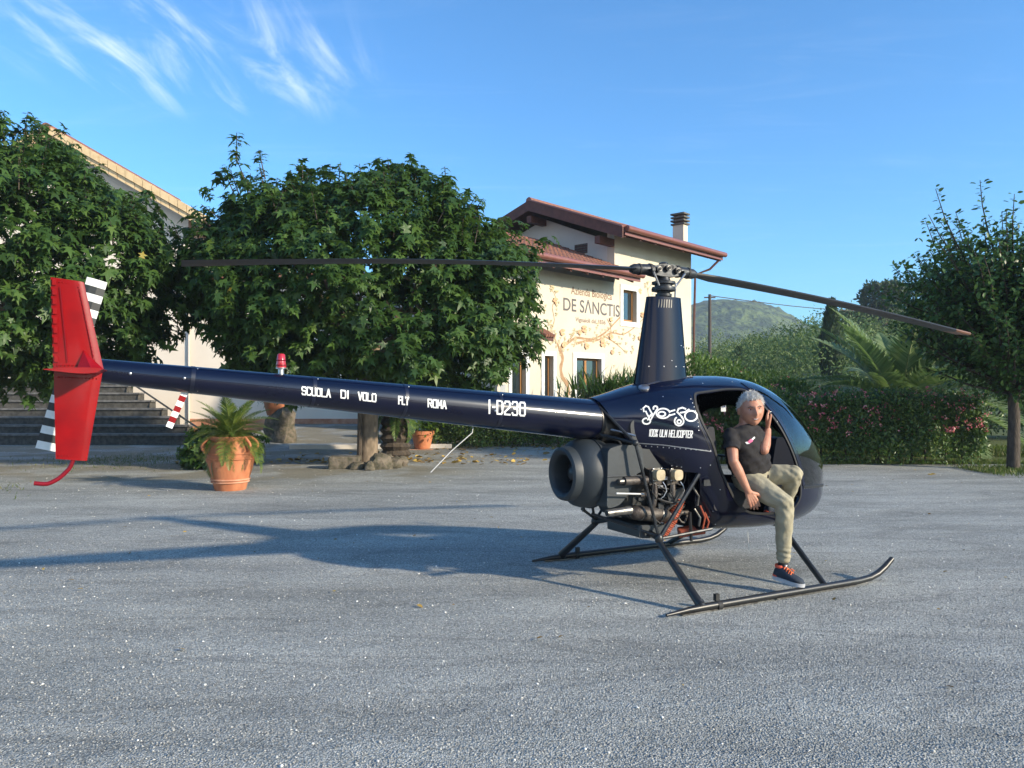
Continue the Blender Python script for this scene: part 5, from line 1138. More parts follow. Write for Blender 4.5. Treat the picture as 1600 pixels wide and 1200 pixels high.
frow((122, 446), (148, 566), 18); frow((84, 570), (150, 572), 12); frow((88, 589), (154, 592), 12, -.1665); frow((90, 711), (130, 713), 8, -.163); frow((86, 440), (126, 446), 8, -.163)
tag(fr2.build('rivets', M['red'], uf), kind='stuff')
sm1 = MB()
for a_, b_ in (((124, 452), (146, 560)), ((94, 448), (106, 566))):
    A = hl(*a_, -.15); B = hl(*b_, -.15); sm1.tube([(A.x, -.1685, A.z), (B.x, -.1695, B.z)], .0022, 5)
sm1.build('fin_seam', M['darkred'], uf)
# tail gearbox and rotor on the port side
xt = -4.42; zt_ = 1.735
MB().tube([(-4.25, 0, 1.717), (-4.36, 0, 1.73), (-4.46, 0, zt_)], [.06, .065, .05], 16).build('tail_gearbox', M['red'], heli, True)
MB().tube([(xt, -.13, zt_), (xt, .0, zt_)], .028, 10).build('stabilizer_mount', M['red'], heli, True)
tr = empty('tail_rotor', (0, 0, 0)); tr.parent = heli
MB().tube([(xt, .0, zt_), (xt, .2, zt_)], .02, 10).tube([(xt, .16, zt_), (xt, .2, zt_)], .045, 14).build('tail_rotor_hub', M['hub'], tr, True)
ta = hl(152, 437, .2); tb_ = hl(72, 703, .2); dd = (ta-tb_); cen = (ta+tb_)/2; dn = dd.normalized(); pr = Vector((-dn.z, 0, dn.x))
if pr.x < 0: pr = -pr
R_ = dd.length/2; ch_ = .115
def tb(s):
    for k in range(9):
        if k < 2: r0, r1 = .07+k*.07, .14+k*.07
        else: r0 = .21+(k-2)*(R_-.21)/7; r1 = .21+(k-1)*(R_-.21)/7
        w = ch_/2*(.55 if k == 0 else 1); m = M['tr_w'] if (k % 2 == 0) else M['tr_b']; vs = []
        for rr_ in (r0, r1):
            b = cen+dn*(s*rr_)
            for f, t in ((-1, .0), (-.5, .010), (.2, .012), (1, .002), (.2, -.008), (-.5, -.008)): vs.append(b+pr*(w*f)+Vector((0, t, 0)))
        MB().add(vs, [(i, (i+1) % 6, 6+(i+1) % 6, 6+i) for i in range(6)]+[(5, 4, 3, 2, 1, 0), (6, 7, 8, 9, 10, 11)]).build('blade_stripe', m, bld_)
M['tr_w'] = mat('white_blade_paint', (.75, .78, .76), .4); M['tr_b'] = mat('black_blade_paint', (.02, .025, .025), .45)
for s in (1, -1):
    bld_ = empty('tail_rotor_blade', (0, 0, 0)); bld_.parent = heli; tb(s)

# mast fairing, swash plate, hub, main blades
mf = MB(); rows = []
for f in np.linspace(0, 1, 12):
    z = 1.64+f*(2.395-1.64); xa = -.30+(.125)*f; xb = .222-.05*f; xm = (xa+xb)/2; hwid = (xb-xa)/2; yw = .155-.075*f; rg = []
    for k in range(36):
        a = 2*PI*k/36; ca, sa = math.cos(a), math.sin(a); n = 2.6; rg.append((xm+hwid*np.sign(ca)*abs(ca)**(2/n), yw*np.sign(sa)*abs(sa)**(2/2.2)*(1-.25*max(0, -ca)), z))
    rows.append(rg)
vs = [p for r in rows for p in r]; fs = [(i*36+k, i*36+(k+1) % 36, (i+1)*36+(k+1) % 36, (i+1)*36+k) for i in range(11) for k in range(36)]+[tuple(range(11*36, 12*36))]
mf.add(vs, fs); M['fairing'] = mat('navy_fairing_paint', (.0016, .0026, .014), .45, c2=(.0012, .002, .011), coat=.8, nscale=3, bump=.10, bscale=7, spec=.05, stretch=(1, 1, .35))
M['fairing'].node_tree.nodes['Principled BSDF'].inputs['Coat IOR'].default_value = 1.4
mast = mf.build('mast_fairing', M['fairing'], heli, True, 40)
bvm = BVHTree.FromPolygons([Vector(p) for p in vs], fs[:-1])
def fp(x, z, off=.002):
    h = bvm.ray_cast(Vector((x, -1, z)), Vector((0, 1, 0))); return h[0]+Vector((0, -off, 0)) if h[0] else Vector((x, -.1, z))
sl_ = MB()
for i in range(6):
    x = -.115+i*.024; a = fp(x, 2.30); b = fp(x+.01, 2.37); sl_.add([a, a+Vector((.011, 0, 0)), fp(x+.02, 2.37), b], [(0, 1, 2, 3)])
sl_.build('vent_slots', M['black'], mast, fix=False)
rv = MB()
for x in (-.22, -.10, .02, .12): rv.ell(fp(x, 1.80, 0), .006, 6, 4)
for x, z in ((.10, 1.98), (.145, 1.97), (-.02, 1.85)): rv.ell(fp(x, z, 0), .005, 6, 4)
tag(rv.build('rivets', M['alu'], mast), kind='stuff')
ff = MB(); pr_ = []
for f in np.linspace(0, 1, 10):
    x = -.34+.62*f; pr_.append(topp(x, -.125 if 0 < f < 1 else -.02, .0)[0])
ff.tube(pr_, .009, 6); ff.build('fairing_flange', M['navy_dull'], mast, True)
MB().lathe([(.032, 2.30), (.032, 2.68)], n=16).build('mast_shaft', M['steel'], heli, True)
sw = MB().lathe([(.05, 2.40), (.07, 2.405), (.07, 2.425), (.055, 2.43), (.058, 2.445), (.098, 2.45), (.102, 2.465), (.098, 2.485), (.075, 2.49), (.075, 2.505), (.10, 2.51), (.10, 2.53), (.06, 2.54), (.05, 2.57), (.045, 2.6)], n=32).build('swashplate', M['hub'], heli, True, 35)
ba = math.radians(23.2)-HR   # blade azimuth in local axes
bd = Vector((math.cos(ba), math.sin(ba), 0)); bn = Vector((-bd.y, bd.x, 0))
def bp3(r, t, z): return bd*r+bn*t+Vector((0, 0, z))
hub = empty('rotor_hub', (0, 0, 0)); hub.parent = heli
hb_ = MB(); hub_prof = rounded([(-.14, 2.585), (-.15, 2.63), (-.07, 2.675), (.07, 2.675), (.15, 2.63), (.14, 2.585), (.05, 2.57), (-.05, 2.57)], .03)
for t0, t1 in ((-.055, -.03), (.03, .055)):
    n = len(hub_prof); vs = [bp3(p[0], t0, p[1]) for p in hub_prof]+[bp3(p[0], t1, p[1]) for p in hub_prof]; hb_.add(vs, [(i, (i+1) % n, n+(i+1) % n, n+i) for i in range(n)]+[tuple(range(n)), tuple(range(2*n-1, n-1, -1))])
hb_.build('hub_plate', M['hub'], hub, True, 30)
for rr_, zz in ((0, 2.64), (-.095, 2.625), (.095, 2.625)):
    MB().tube([bp3(rr_, -.085, zz), bp3(rr_, .085, zz)], [.026, .026], 14).build('hinge_bolt', M['hub'], hub, True)
    MB().tube([bp3(rr_, -.090, zz), bp3(rr_, -.0855, zz)], .019, 14).build('bolt_washer', M['steel'], hub, True); MB().tube([bp3(rr_, -.096, zz), bp3(rr_, -.0905, zz)], .014, 12).build('bolt_head', M['rubber'], hub, True)
for rr_ in (-.05, .05): MB().tube([bp3(rr_, -.06, 2.652), bp3(rr_, -.0555, 2.652)], .017, 12).build('hub_hole', M['rubber'], hub, True)
MB().lathe([(.05, 2.575), (.055, 2.60), (.035, 2.61), (.04, 2.69), (.02, 2.70)], n=16).build('hub_centre', M['hub'], hub, True)
# droop lines solved so that both tips sit where the photograph has them
tipz = {}
for s, (px, py) in ((1, (1515, 522)), (-1, (285, 412))):
    d_ = (HM @ (bd*(3.8*s))).y; tipz[s] = CH-(py-HY)/F*d_
for s in (1, -1):
    bo = empty('main_rotor_blade', (0, 0, 0)); bo.parent = heli
    def zz_b(r):
        f = (r-.2)/3.6; lin = 2.625+(tipz[s]-2.625)*f; return lin+.03*math.sin(PI*f)*(1 if s > 0 else 1.3)
    MB().tube([bp3(s*.10, 0, 2.625), bp3(s*.15, 0, 2.627), bp3(s*.30, 0, zz_b(.30)), bp3(s*.33, 0, zz_b(.33))], [.045, .047, .044, .03], 14).build('blade_grip', M['hub'], bo, True)
    MB().tube([bp3(s*.13, 0, 2.626), bp3(s*.155, 0, 2.628)], .053, 14).tube([bp3(s*.24, 0, zz_b(.24)), bp3(s*.255, 0, zz_b(.255))], .05, 14).build('grip_ring', M['rubber'], bo, True)
    def blade(r0, r1, N, m, nm):
        sec = [(-.046, 0), (-.038, .013), (-.01, .018), (.05, .012), (.132, .001), (.05, -.006), (-.01, -.013), (-.038, -.012)]; vs = []; fs = []
        for i in range(N+1):
            r = r0+(r1-r0)*i/N; w = 1 if r > .55 else .45+.55*(r-.3)/.25; tw = math.radians(6-7*r/3.8)
            for (cx_, cz_) in sec:
                cx_ = cx_*w; x_ = cx_*math.cos(tw)+0; vs.append(bp3(s*r, s*x_, zz_b(r)+cz_*1.1-cx_*math.sin(tw)))
        k = len(sec)
        for i in range(N):
            for q in range(k): fs.append((i*k+q, i*k+(q+1) % k, (i+1)*k+(q+1) % k, (i+1)*k+q))
        fs += [tuple(range(k)), tuple(range(N*k, N*k+k))]; return MB().add(vs, fs).build(nm, m, bo, True, 40)
    blade(.30, 3.58, 24, M['blade'], 'blade'); blade(3.5805, 3.80, 3, M['tipbrown' if s > 0 else 'blade'], 'blade_tip')
    MB().tube([(s*.085*bd.x-.06*bn.x, s*.085*bd.y-.06*bn.y, 2.49), bp3(s*.16, -.09, 2.60)], .009, 8).build('pitch_link', M['alu'], heli, True)
    MB().box(bp3(s*.16, -.065, 2.615), (.03, .06, .02)).build('pitch_horn', M['hub'], bo)
MB().tube([(.075, -.06, 2.36), (.075, -.07, 2.52)], .008, 8).build('control_rod', M['alu'], heli, True)

# skids and cross tubes
def skid(sy):
    y = .965*sy; s = empty('skid', (0, 0, 0)); s.parent = heli
    pts = [(-.75, y, .022), (-.55, y, .034)]+[(x, y, .036) for x in np.linspace(-.4, 1.25, 8)]+[(1.38, y, .045), (1.48, y, .07), (1.57, y, .115), (1.66, y, .175)]
    MB().tube(pts, [.010, .02]+[.027]*10+[.026, .022], 14, sq=(1, 1)).build('skid_tube', M['black'], s, True)
    MB().bb((-.62, y-.02, .004), (.1, y+.02, .012)).bb((.3, y-.02, .004), (1.2, y+.02, .012)).build('wear_shoe', M['steel'], s)
    MB().tube([(-.29, y, .03), (-.25, y, .03)], .034, 14).box((-.27, y-.02*sy, .085), (.035, .03, .05)).build('wheel_mount', M['rubber'], s, True)
    return s
skid(-1); skid(1)
def strut(a, b, r0, r1, nm='strut', m='black', n=12, sq=(1, 1)): return MB().tube([a, b], [r0, r1], n, sq=sq).build(nm, M[m], heli, True)
HB = hl(1030, 842, -.45)   # rear hinge point, starboard
rx, rz_ = HB.x, HB.z
for sy in (-1, 1):
    strut((rx, .43*sy, rz_-.01), (-.437, .965*sy, .05), .024, .034, 'rear_strut', n=12)
    strut((1.0, .36*sy, .42), (.845, .965*sy, .045), .026, .024, 'front_strut')
    MB().ell((rx, .45*sy, rz_), (.035, .03, .045)).build('strut_joint', M['black'], heli, True)
    MB().tube([(-.43, .965*sy, .036), (-.43, .935*sy, .075)], .036, 12).build('strut_foot', M['black'], heli, True)
MB().tube([(rx, -.45, rz_), (rx, -.2, rz_+.06), (rx, .2, rz_+.06), (rx, .45, rz_)], .024, 12, sq=(1, 1)).build('rear_cross_tube', M['black'], heli, True)
MB().tube([(1.0, -.38, .425), (1.0, .38, .425)], .024, 12).build('front_cross_tube', M['black'], heli, True)
# engine frame tubes
KN = Vector((-.585, -.385, 1.19))
fr_ = [((KN.x, KN.y, KN.z), (rx, -.45, rz_)), ((rx, -.45, rz_), (-.02, -.47, .93)), ((rx, -.45, rz_), (.09, -.5, .485)), ((KN.x, KN.y, KN.z), (-.74, -.12, 1.47)), ((-.74, -.12, 1.25), (KN.x, KN.y, KN.z)),
       ((-.585, .385, 1.19), (rx, .45, rz_)), ((rx, .45, rz_), (-.02, .47, .93)), ((rx, .45, rz_), (.09, .5, .485)), ((-.585, .385, 1.19), (-.74, .12, 1.47)), ((KN.x, KN.y, KN.z), (-.585, .385, 1.19)), ((rx, .43, rz_+.02), (-.75, .12, .62)), ((rx, -.43, rz_+.02), (-.75, -.02, .60)), ((-.75, .1, .6), (-.72, .1, .9))]
for i, (a, b) in enumerate(fr_): strut(a, b, .0125 if i != 1 else .0165, .0125 if i != 1 else .0165, 'frame_tube', 'hub' if i in (0, 1, 2) else 'black', 8)
for p_ in (KN, HB): MB().ell(p_, .026).build('frame_joint', M['hub'], heli, True)
# engine bay: firewall, tank, engine block, cylinders, exhaust, hoses
MB().prism([(-.03, .95), (.0, .85), (.10, .45), (.13, .45), (.04, .85), (.02, 1.5), (-.02, 1.5)], 'y', -.34, .34).build('firewall', M['interior'], heli)
MB().prism(rounded([(-.52, 1.02), (-.55, 1.35), (-.1, 1.5), (-.04, .98)], .04), 'y', -.27, .27).build('drive_bay_cover', M['greydark'], heli, True)
eng = empty('engine', (0, 0, 0)); eng.parent = heli
MB().prism(rounded([(-.58, .70), (-.58, .90), (-.05, .92), (-.05, .60), (-.2, .52), (-.5, .56)], .04), 'y', -.2, .2).build('crankcase', M['hub'], eng, True)
for i, px in enumerate((1031, 1059)):
    p = hl(px, 742, -.40)
    fb = MB()
    for k in range(9): fb.box((p.x, -.20-.018*k, p.z-.02), (.12, .006, .13))
    fb.box((p.x, -.27, p.z-.02), (.09, .15, .10)); fb.build('cylinder', M['exh'], eng)
    MB().prism(rounded([(p.x-.043, p.z-.042), (p.x-.043, p.z+.042), (p.x+.043, p.z+.042), (p.x+.043, p.z-.042)], .038), 'y', -.415, -.365).build('valve_cover', M['valve'], eng, True, 50)
    MB().prism(rounded([(p.x-.05, p.z-.052), (p.x-.05, p.z+.052), (p.x+.05, p.z+.052), (p.x+.05, p.z-.052)], .03), 'y', -.364, -.35).build('cover_flange', M['steel'], eng, True, 50)
    q = [(p.x-.02, -.36, p.z-.08), (p.x-.025, -.37, p.z-.16), (p.x-.03, -.36, p.z-.24), (p.x-.07, -.34, p.z-.28)]; MB().tube(q, .022, 12).build('exhaust_stack', M['exh'], eng, True)
    for e in (-.05, .045): MB().tube([(p.x+e, -.38, p.z-.06), (p.x+e*1.3, -.395, p.z-.09), (p.x+e*1.5, -.40, p.z-.13), (p.x+e*.9, -.40, p.z-.17), (p.x+e*.3, -.38, p.z-.20)], .005, 6).build('ignition_lead', M['alu'] if e > 0 else M['rubber'], eng, True)
    for k in range(4): MB().ell((p.x+(-.04, .04, -.04, .04)[k], -.368, p.z+(-.045, -.045, .045, .045)[k]), .006, 6, 4).build('cover_bolt', M['alu'], eng, True)
a, b = hl(975, 752, -.36), hl(1010, 750, -.36); MB().tube([a, b], .034, 14).build('starter', M['exh'], eng, True); MB().tube([a-Vector((.05, 0, 0)), a], .02, 12).build('starter_nose', M['steel'], eng, True)
a, b = hl(963, 771, -.38), hl(1006, 772, -.38); MB().tube([a, b], .007, 8).build('push_rod', M['cable'], eng, True)
a, b = hl(948, 802, -.36), hl(985, 797, -.36); mf_ = MB().tube([a, a.lerp(b, .7), b], [.026, .030, .034], 16).build('tail_pipe', M['steel'], eng, True); MB().tube([a-Vector((.003, 0, 0)), a-Vector((.0005, 0, 0))], .020, 14).build('pipe_mouth', M['rubber'], mf_)
a, b = hl(985, 800, -.33), hl(1045, 806, -.33); MB().tube([a, a.lerp(b, .1), a.lerp(b, .9), b], [.03, .058, .058, .03], 18).build('muffler', M['exh'], eng, True)
a, b = hl(1030, 806, -.35), hl(1075, 800, -.33); MB().tube([a, b], .020, 12).build('exhaust_pipe', M['exh'], eng, True)
a = hl(1010, 828, -.3); MB().prism(rounded([(a.x-.10, a.z-.05), (a.x-.10, a.z+.05), (a.x+.22, a.z+.03), (a.x+.2, a.z-.08)], .02), 'y', -.34, .1).build('carburettor_box', M['grey'], eng, True)
a = hl(1048, 776, -.36); MB().prism([(a.x-.02, a.z-.08), (a.x-.05, a.z+.03), (a.x+.10, a.z+.07), (a.x+.13, a.z-.04)], 'y', -.38, -.2).build('heat_shroud', M['hub'], eng)
hp0, hp1, hp2 = hl(1034, 836, -.3), hl(1050, 812, -.34), hl(1062, 780, -.36); hs_ = []; hr_ = []
for k in range(46):
    f = k/45; p = hp0.lerp(hp1, f*2) if f < .5 else hp1.lerp(hp2, f*2-1); hs_.append(p); hr_.append(.043+.0045*math.sin(k*2.6))
MB().tube(hs_, hr_, 14).build('scat_hose', M['hose'], eng, True, 80)
MB().tube([hl(1060, 832, -.2), hl(1100, 826, -.3)], .045, 14).build('scat_hose', M['hose'], eng, True)
for i, (x0, y0, x1, y1) in enumerate(((1085, 795, 1092, 822), (1094, 790, 1098, 826), (1082, 760, 1090, 790), (1101, 800, 1103, 830))): MB().tube([hl(x0, y0, -.42), (hl(x0, y0, -.42)+hl(x1, y1, -.42))/2+Vector((.02, -.02, 0)), hl(x1, y1, -.42)], .008, 6).build('wiring', M['hose'] if i % 2 else M['steel'], eng, True)
a, b = hl(1078, 800, -.4), hl(1080, 845, -.4); MB().tube([a, b], .013, 8).build('drain_tube', M['black'], heli, True)
MB().tube([hl(1168, 829, -.2), hl(1171, 863, -.2)], .003, 6).build('whip_antenna', M['cable'], heli, True)
r_ = random.Random(12)
for i in range(16):   # fuel, oil and breather hoses across the engine bay
    x0 = -.50+.5*r_.random(); z0 = .58+.34*r_.random(); x1 = x0+.08+.22*r_.random(); z1 = z0+(r_.random()-.5)*.28; yy = -.30-.08*r_.random(); sag = -.03-.05*r_.random(); x1 = min(x1, -.02)
    pts = [(x0+(x1-x0)*f, yy-.025*math.sin(PI*f), z0+(z1-z0)*f+sag*math.sin(PI*f)) for f in (0, .2, .4, .6, .8, 1)]
    MB().tube(pts, r_.choice((.005, .007, .009)), 6).build('hose', M[('rubber', 'steel', 'rubber', 'exh', 'hub')[i % 5]], eng, True)
for i in range(10):
    x0 = -.50+.45*r_.random(); z0 = .62+.28*r_.random(); MB().box((x0, -.30-.05*r_.random(), z0), (.03+.03*r_.random(), .03, .02+.04*r_.random())).build('bracket', M[('hub', 'alu', 'exh')[i % 3]], eng)
for f in (.25, .75): a_, b_ = hl(985, 800, -.33), hl(1045, 806, -.33); q_ = a_.lerp(b_, f); d_ = (b_-a_).normalized()*.006; MB().tube([q_-d_, q_+d_], .061, 18).build('clamp', M['steel'], eng, True)
# oil cooler ducts and dark things behind the boom bulkhead
MB().tube([(-.72, 0, 1.30), (-.50, 0, 1.33)], [.15, .2], 24).build('boom_bulkhead', M['black'], heli, True)
MB().tube([(-.70, -.10, 1.30), (-.60, -.22, 1.27), (-.52, -.3, 1.24)], .009, 8).build('control_rod', M['alu'], heli, True)
MB().tube([(-.74, -.14, 1.24), (-.64, -.24, 1.20), (-.6, -.30, 1.10)], .010, 8).build('hose', M['rubber'], heli, True)
# cooling fan scroll
fc = Vector((-.86, 0, .935)); fan = empty('fan_shroud', (0, 0, 0)); fan.parent = heli
MX = Matrix.Rotation(-PI/2, 3, 'Y')   # lathe z axis -> -x (rearwards)
prof = [(.150, .0), (.152, .135), (.165, .158), (.190, .170), (.210, .158), (.217, .13), (.218, .09), (.236, .07), (.262, .04), (.278, -.01), (.282, -.08), (.276, -.15), (.255, -.20), (.22, -.225), (.1, -.23)]
MB().lathe(prof, fc, 56, MX, cap=False).build('scroll', M['grey'], fan, True, 35)
MB().lathe([(.2785, -.078), (.290, -.082), (.290, -.092), (.2785, -.096)], fc, 56, MX, cap=False).build('scroll_flange', M['greydark'], fan, True)
MB().lathe([(.149, .02), (.149, -.18)], fc, 40, MX, cap=False).build('intake_throat', M['greydark'], fan, True)
MB().lathe([(.06, .05), (.055, .07), (.03, .085), (.001, .09)], fc, 24, MX).build('fan_cone', M['hub'], fan, True)
for k in range(14):
    a = 2*PI*k/14; c_, s_n = math.cos(a), math.sin(a); b = []
    for (rr_, tw) in ((.055, .5), (.147, .9)):
        for e in (-1, 1): b.append(fc+Vector((-.0+e*.03*math.cos(tw), c_*rr_-s_n*e*.03*math.sin(tw), s_n*rr_+c_*e*.03*math.sin(tw))))
    MB().add([*b, *[q+Vector((.004, 0, 0)) for q in b]], [(0, 1, 3, 2), (4, 6, 7, 5), (0, 4, 5, 1), (1, 5, 7, 3), (3, 7, 6, 2), (2, 6, 4, 0)]).build('fan_blade', M['greydark'], fan)
MB().lathe([(.03, -.17), (.14, -.171)], fc, 24, MX).build('fan_back', M['interior'], fan)
# duct running forward along the starboard side
dk = MB(); P = [hl(938, 700, -.27), hl(960, 697, -.30), hl(985, 703, -.33), hl(1002, 703, -.33), hl(1003, 740, -.33), hl(985, 742, -.33), hl(962, 775, -.28), hl(944, 792, -.2)]
pol = rounded([(-.79, 1.145), (-.66, 1.175), (-.54, 1.165), (-.46, 1.14), (-.44, .96), (-.52, .94), (-.58, .80), (-.68, .70), (-.80, .68)], .04)
dk.prism(pol, 'y', -.31, -.03); du = dk.build('cooling_duct', M['grey'], fan, True, 35)
bv = du.modifiers.new('bevel', 'BEVEL'); bv.width = .035; bv.segments = 4; bv.limit_method = 'ANGLE'
sm_ = MB(); sm_.bb((-1.0, -.315, .925), (-.46, -.28, .932)); MB().tube([(-.80, -.312, .93), (-.45, -.312, .925)], .005, 6).build('duct_seam', M['hub'], fan, True)
MB().prism(rounded([(-.48, 1.02), (-.48, 1.14), (-.12, 1.10), (-.10, .94), (-.3, .9)], .02), 'y', -.30, .3).build('engine_shroud', M['greydark'], eng, True)

# ------------------------------------------------------------------ lettering on the helicopter (stroke letters laid on the skin)
GL = {'S': [[(1, .85), (.85, 1), (.15, 1), (0, .85), (0, .62), (.15, .5), (.85, .5), (1, .38), (1, .15), (.85, 0), (.15, 0), (0, .15)]],
 'C': [[(1, .8), (1, .88), (.85, 1), (.15, 1), (0, .88), (0, .12), (.15, 0), (.85, 0), (1, .12), (1, .2)]], 'U': [[(0, 1), (0, .12), (.15, 0), (.85, 0), (1, .12), (1, 1)]],
 'O': [[(0, .12), (0, .88), (.15, 1), (.85, 1), (1, .88), (1, .12), (.85, 0), (.15, 0), (0, .12)]], 'L': [[(0, 1), (0, 0), (1, 0)]], 'A': [[(0, 0), (.5, 1), (1, 0)], [(.2, .33), (.8, .33)]],
 'D': [[(0, 0), (0, 1), (.8, 1), (1, .85), (1, .15), (.8, 0), (0, 0)]], 'I': [[(.5, 0), (.5, 1)]], 'V': [[(0, 1), (.5, 0), (1, 1)]], 'F': [[(0, 0), (0, 1), (1, 1)], [(0, .52), (.8, .52)]], 'Y': [[(0, 1), (.5, .5), (1, 1)], [(.5, .5), (.5, 0)]],
 'R': [[(0, 0), (0, 1), (.8, 1), (1, .88), (1, .62), (.8, .5), (0, .5)], [(.5, .5), (1, 0)]], 'M': [[(0, 0), (0, 1), (.5, .35), (1, 1), (1, 0)]], '2': [[(0, .85), (.15, 1), (.85, 1), (1, .85), (1, .6), (0, .18), (0, 0), (1, 0)]],
 '3': [[(0, .85), (.15, 1), (.85, 1), (1, .88), (1, .62), (.85, .5), (.35, .5)], [(.85, .5), (1, .38), (1, .12), (.85, 0), (.15, 0), (0, .15)]], '0': [[(0, .12), (0, .88), (.15, 1), (.85, 1), (1, .88), (1, .12), (.85, 0), (.15, 0), (0, .12)]],
 '1': [[(.2, .8), (.55, 1), (.55, 0)]], '-': [[(.1, .5), (.9, .5)]], '%': [[(1, 1), (0, 0)], [(0, .7), (0, 1), (.3, 1), (.3, .7), (0, .7)], [(.7, 0), (.7, .3), (1, .3), (1, 0), (.7, 0)]], 'H': [[(0, 0), (0, 1)], [(1, 0), (1, 1)], [(0, .5), (1, .5)]],
 'E': [[(1, 1), (0, 1), (0, 0), (1, 0)], [(0, .5), (.8, .5)]], 'P': [[(0, 0), (0, 1), (.85, 1), (1, .85), (1, .6), (.85, .47), (0, .47)]], 'T': [[(0, 1), (1, 1)], [(.5, 1), (.5, 0)]]}
def px_ray(px, py, bvh, off):
    w = at(px, py, 1.0); o = HI @ Vector((0, 0, CH)); d = (HI @ w)-o; d.normalize(); h = bvh.ray_cast(o, d)
    if h[0] is None: return None
    n = h[1]
    if n.dot(d) > 0: n = -n
    return h[0]+n*off
KOFF = [0]
def stroke(mb, pts, t, bvh, base=.0016):
    """pts in photograph pixels; laid on the skin"""
    for i in range(len(pts)-1):
        a = Vector(pts[i]); b = Vector(pts[i+1]); d = b-a; L = d.length
        if L < 1e-6: continue
        d.normalize(); n = Vector((-d.y, d.x)); a = a-d*t*.42; b = b+d*t*.42; L = (b-a).length; k = max(1, int(L/2.5)); KOFF[0] += 1; off = base+.00007*(KOFF[0] % 13); vs = []
        for q in range(k+1):
            c_ = a.lerp(b, q/k)
            for e in (-1, 1):
                w = px_ray(c_.x+n.x*e*t/2, c_.y+n.y*e*t/2, bvh, off)
                if w is None: return
                vs.append(w)
        mb.add(vs, [(2*q, 2*q+1, 2*q+3, 2*q+2) for q in range(k)])
def word(txt, p0, p1, h, t, bvh, name, parent, slant=.0, gap=.35, shear=0):
    mb = MB(); p0 = Vector(p0); p1 = Vector(p1); u = (p1-p0); L = u.length; u.normalize(); v = Vector((-u.y*-1, -1)) if False else Vector((slant, -1))
    cw = [(.4 if q in 'I-1' else .6 if q == ' ' else 1) for q in txt]; n = len(txt); unit = L/(sum(cw)+(n-1)*gap); x1 = 0
    for i, chh in enumerate(txt):
        x0 = x1; wl = unit*cw[i]; x1 += wl+unit*gap
        if chh == ' ': continue
        for ln in GL[chh]: stroke(mb, [tuple(p0+u*(x0+a*wl)+v*(b*h)) for a, b in ln], t, bvh)
    return mb.build(name, M['white'], parent, fix=False)
for tx, a, b, h in (('SCUOLA', (472, 616), (516, 620.5), 11.5), ('DI', (533, 621.5), (545, 622.7), 11.5), ('VOLO', (560, 624.5), (587, 627.5), 11.5), ('FLY', (623, 631), (638, 632.5), 11.5), ('ROMA', (669, 635.5), (697, 638.5), 11.5)):
    word(tx, a, b, h, 2.1, bvh_boom, 'lettering', boom)
word('I-D230', (763, 645.5), (820, 649.5), 20.0, 2.6, bvh_boom, 'registration', boom, gap=.48)
word('100% ULM HELICOPTER', (1014, 681.5), (1081, 684), 10.5, 1.35, bvh_outer, 'lettering', cabin, slant=.12, gap=.45)
lg = MB()
def arc(cx, cy, rx_, ry_, a0, a1, n=14): return [(cx+rx_*math.cos(math.radians(a0+(a1-a0)*i/n)), cy-ry_*math.sin(math.radians(a0+(a1-a0)*i/n))) for i in range(n+1)]
for ln in ([(1006, 643), (1005, 638), (1009, 634.5), (1013, 636), (1016, 642), (1019, 647)], [(1009, 643), (1013, 651), (1019, 649)], arc(1024, 638, 3.2, 3.2, 200, -60, 8)+[(1021, 648), (1016, 657)], [(1017, 648), (1012, 656)], arc(1010, 658, 6, 4.5, 40, -270, 14),
           arc(1036, 646, 10.5, 7.5, 15, 345, 24), arc(1034, 647, 5.5, 3.6, 0, 360, 14), [(1047, 643), (1054, 641)], [(1047, 649), (1054, 647)],
           [(1071, 639), (1066, 637), (1060, 639), (1058, 644), (1062, 648), (1066, 652)], arc(1061, 658, 7, 7, 55, -230, 20), arc(1061, 659, 3, 3, 0, 360, 10), [(1063, 645), (1070, 644), (1076, 640)], arc(1079.5, 650, 9.5, 8, 0, 360, 28)):
    stroke(lg, ln, 2.3, bvh_outer, .0022)
lg.build('logo', M['white'], cabin, fix=False)

# ------------------------------------------------------------------ the man in the doorway
def remesh(me, vox, smooth=2, disp=None):
    o = tmpobj(me); m = o.modifiers.new('r', 'REMESH'); m.mode = 'VOXEL'; m.voxel_size = vox; s = o.modifiers.new('s', 'SMOOTH'); s.iterations = smooth; s.factor = .5
    dg = bpy.context.evaluated_depsgraph_get(); dg.update(); r = bpy.data.meshes.new_from_object(o.evaluated_get(dg)); bpy.data.objects.remove(o)
    if disp:
        for v in r.vertices: v.co = v.co+v.normal*disp(v.co)
    r.polygons.foreach_set('use_smooth', [True]*len(r.polygons)); return r
J = dict(pel=at(1176, 742, 6.40), waist=at(1168, 716, 6.37), chest=at(1163, 690, 6.34), ub=at(1163, 672, 6.34), neck=at(1167, 661, 6.33), head=at(1173.5, 640, 6.30),
         RS=at(1142, 680, 6.24), LS=at(1187, 676, 6.43), RE=at(1146, 721, 6.10), RW=at(1169, 768, 6.12), LE=at(1194, 703, 6.24), LW=at(1200, 672, 6.37),
         RH=at(1168, 750, 6.33), RK=at(1226, 787, 6.06), RA=at(1224, 874, 6.12), LH=at(1186, 744, 6.42), LK=at(1241, 740, 6.28), LA=at(1222, 798, 6.52))
px_r = (J['LS']-J['RS']).normalized()       # across the shoulders (towards his left)
fwd = Vector((px_r.y, -px_r.x, 0)).normalized()   # the way he faces
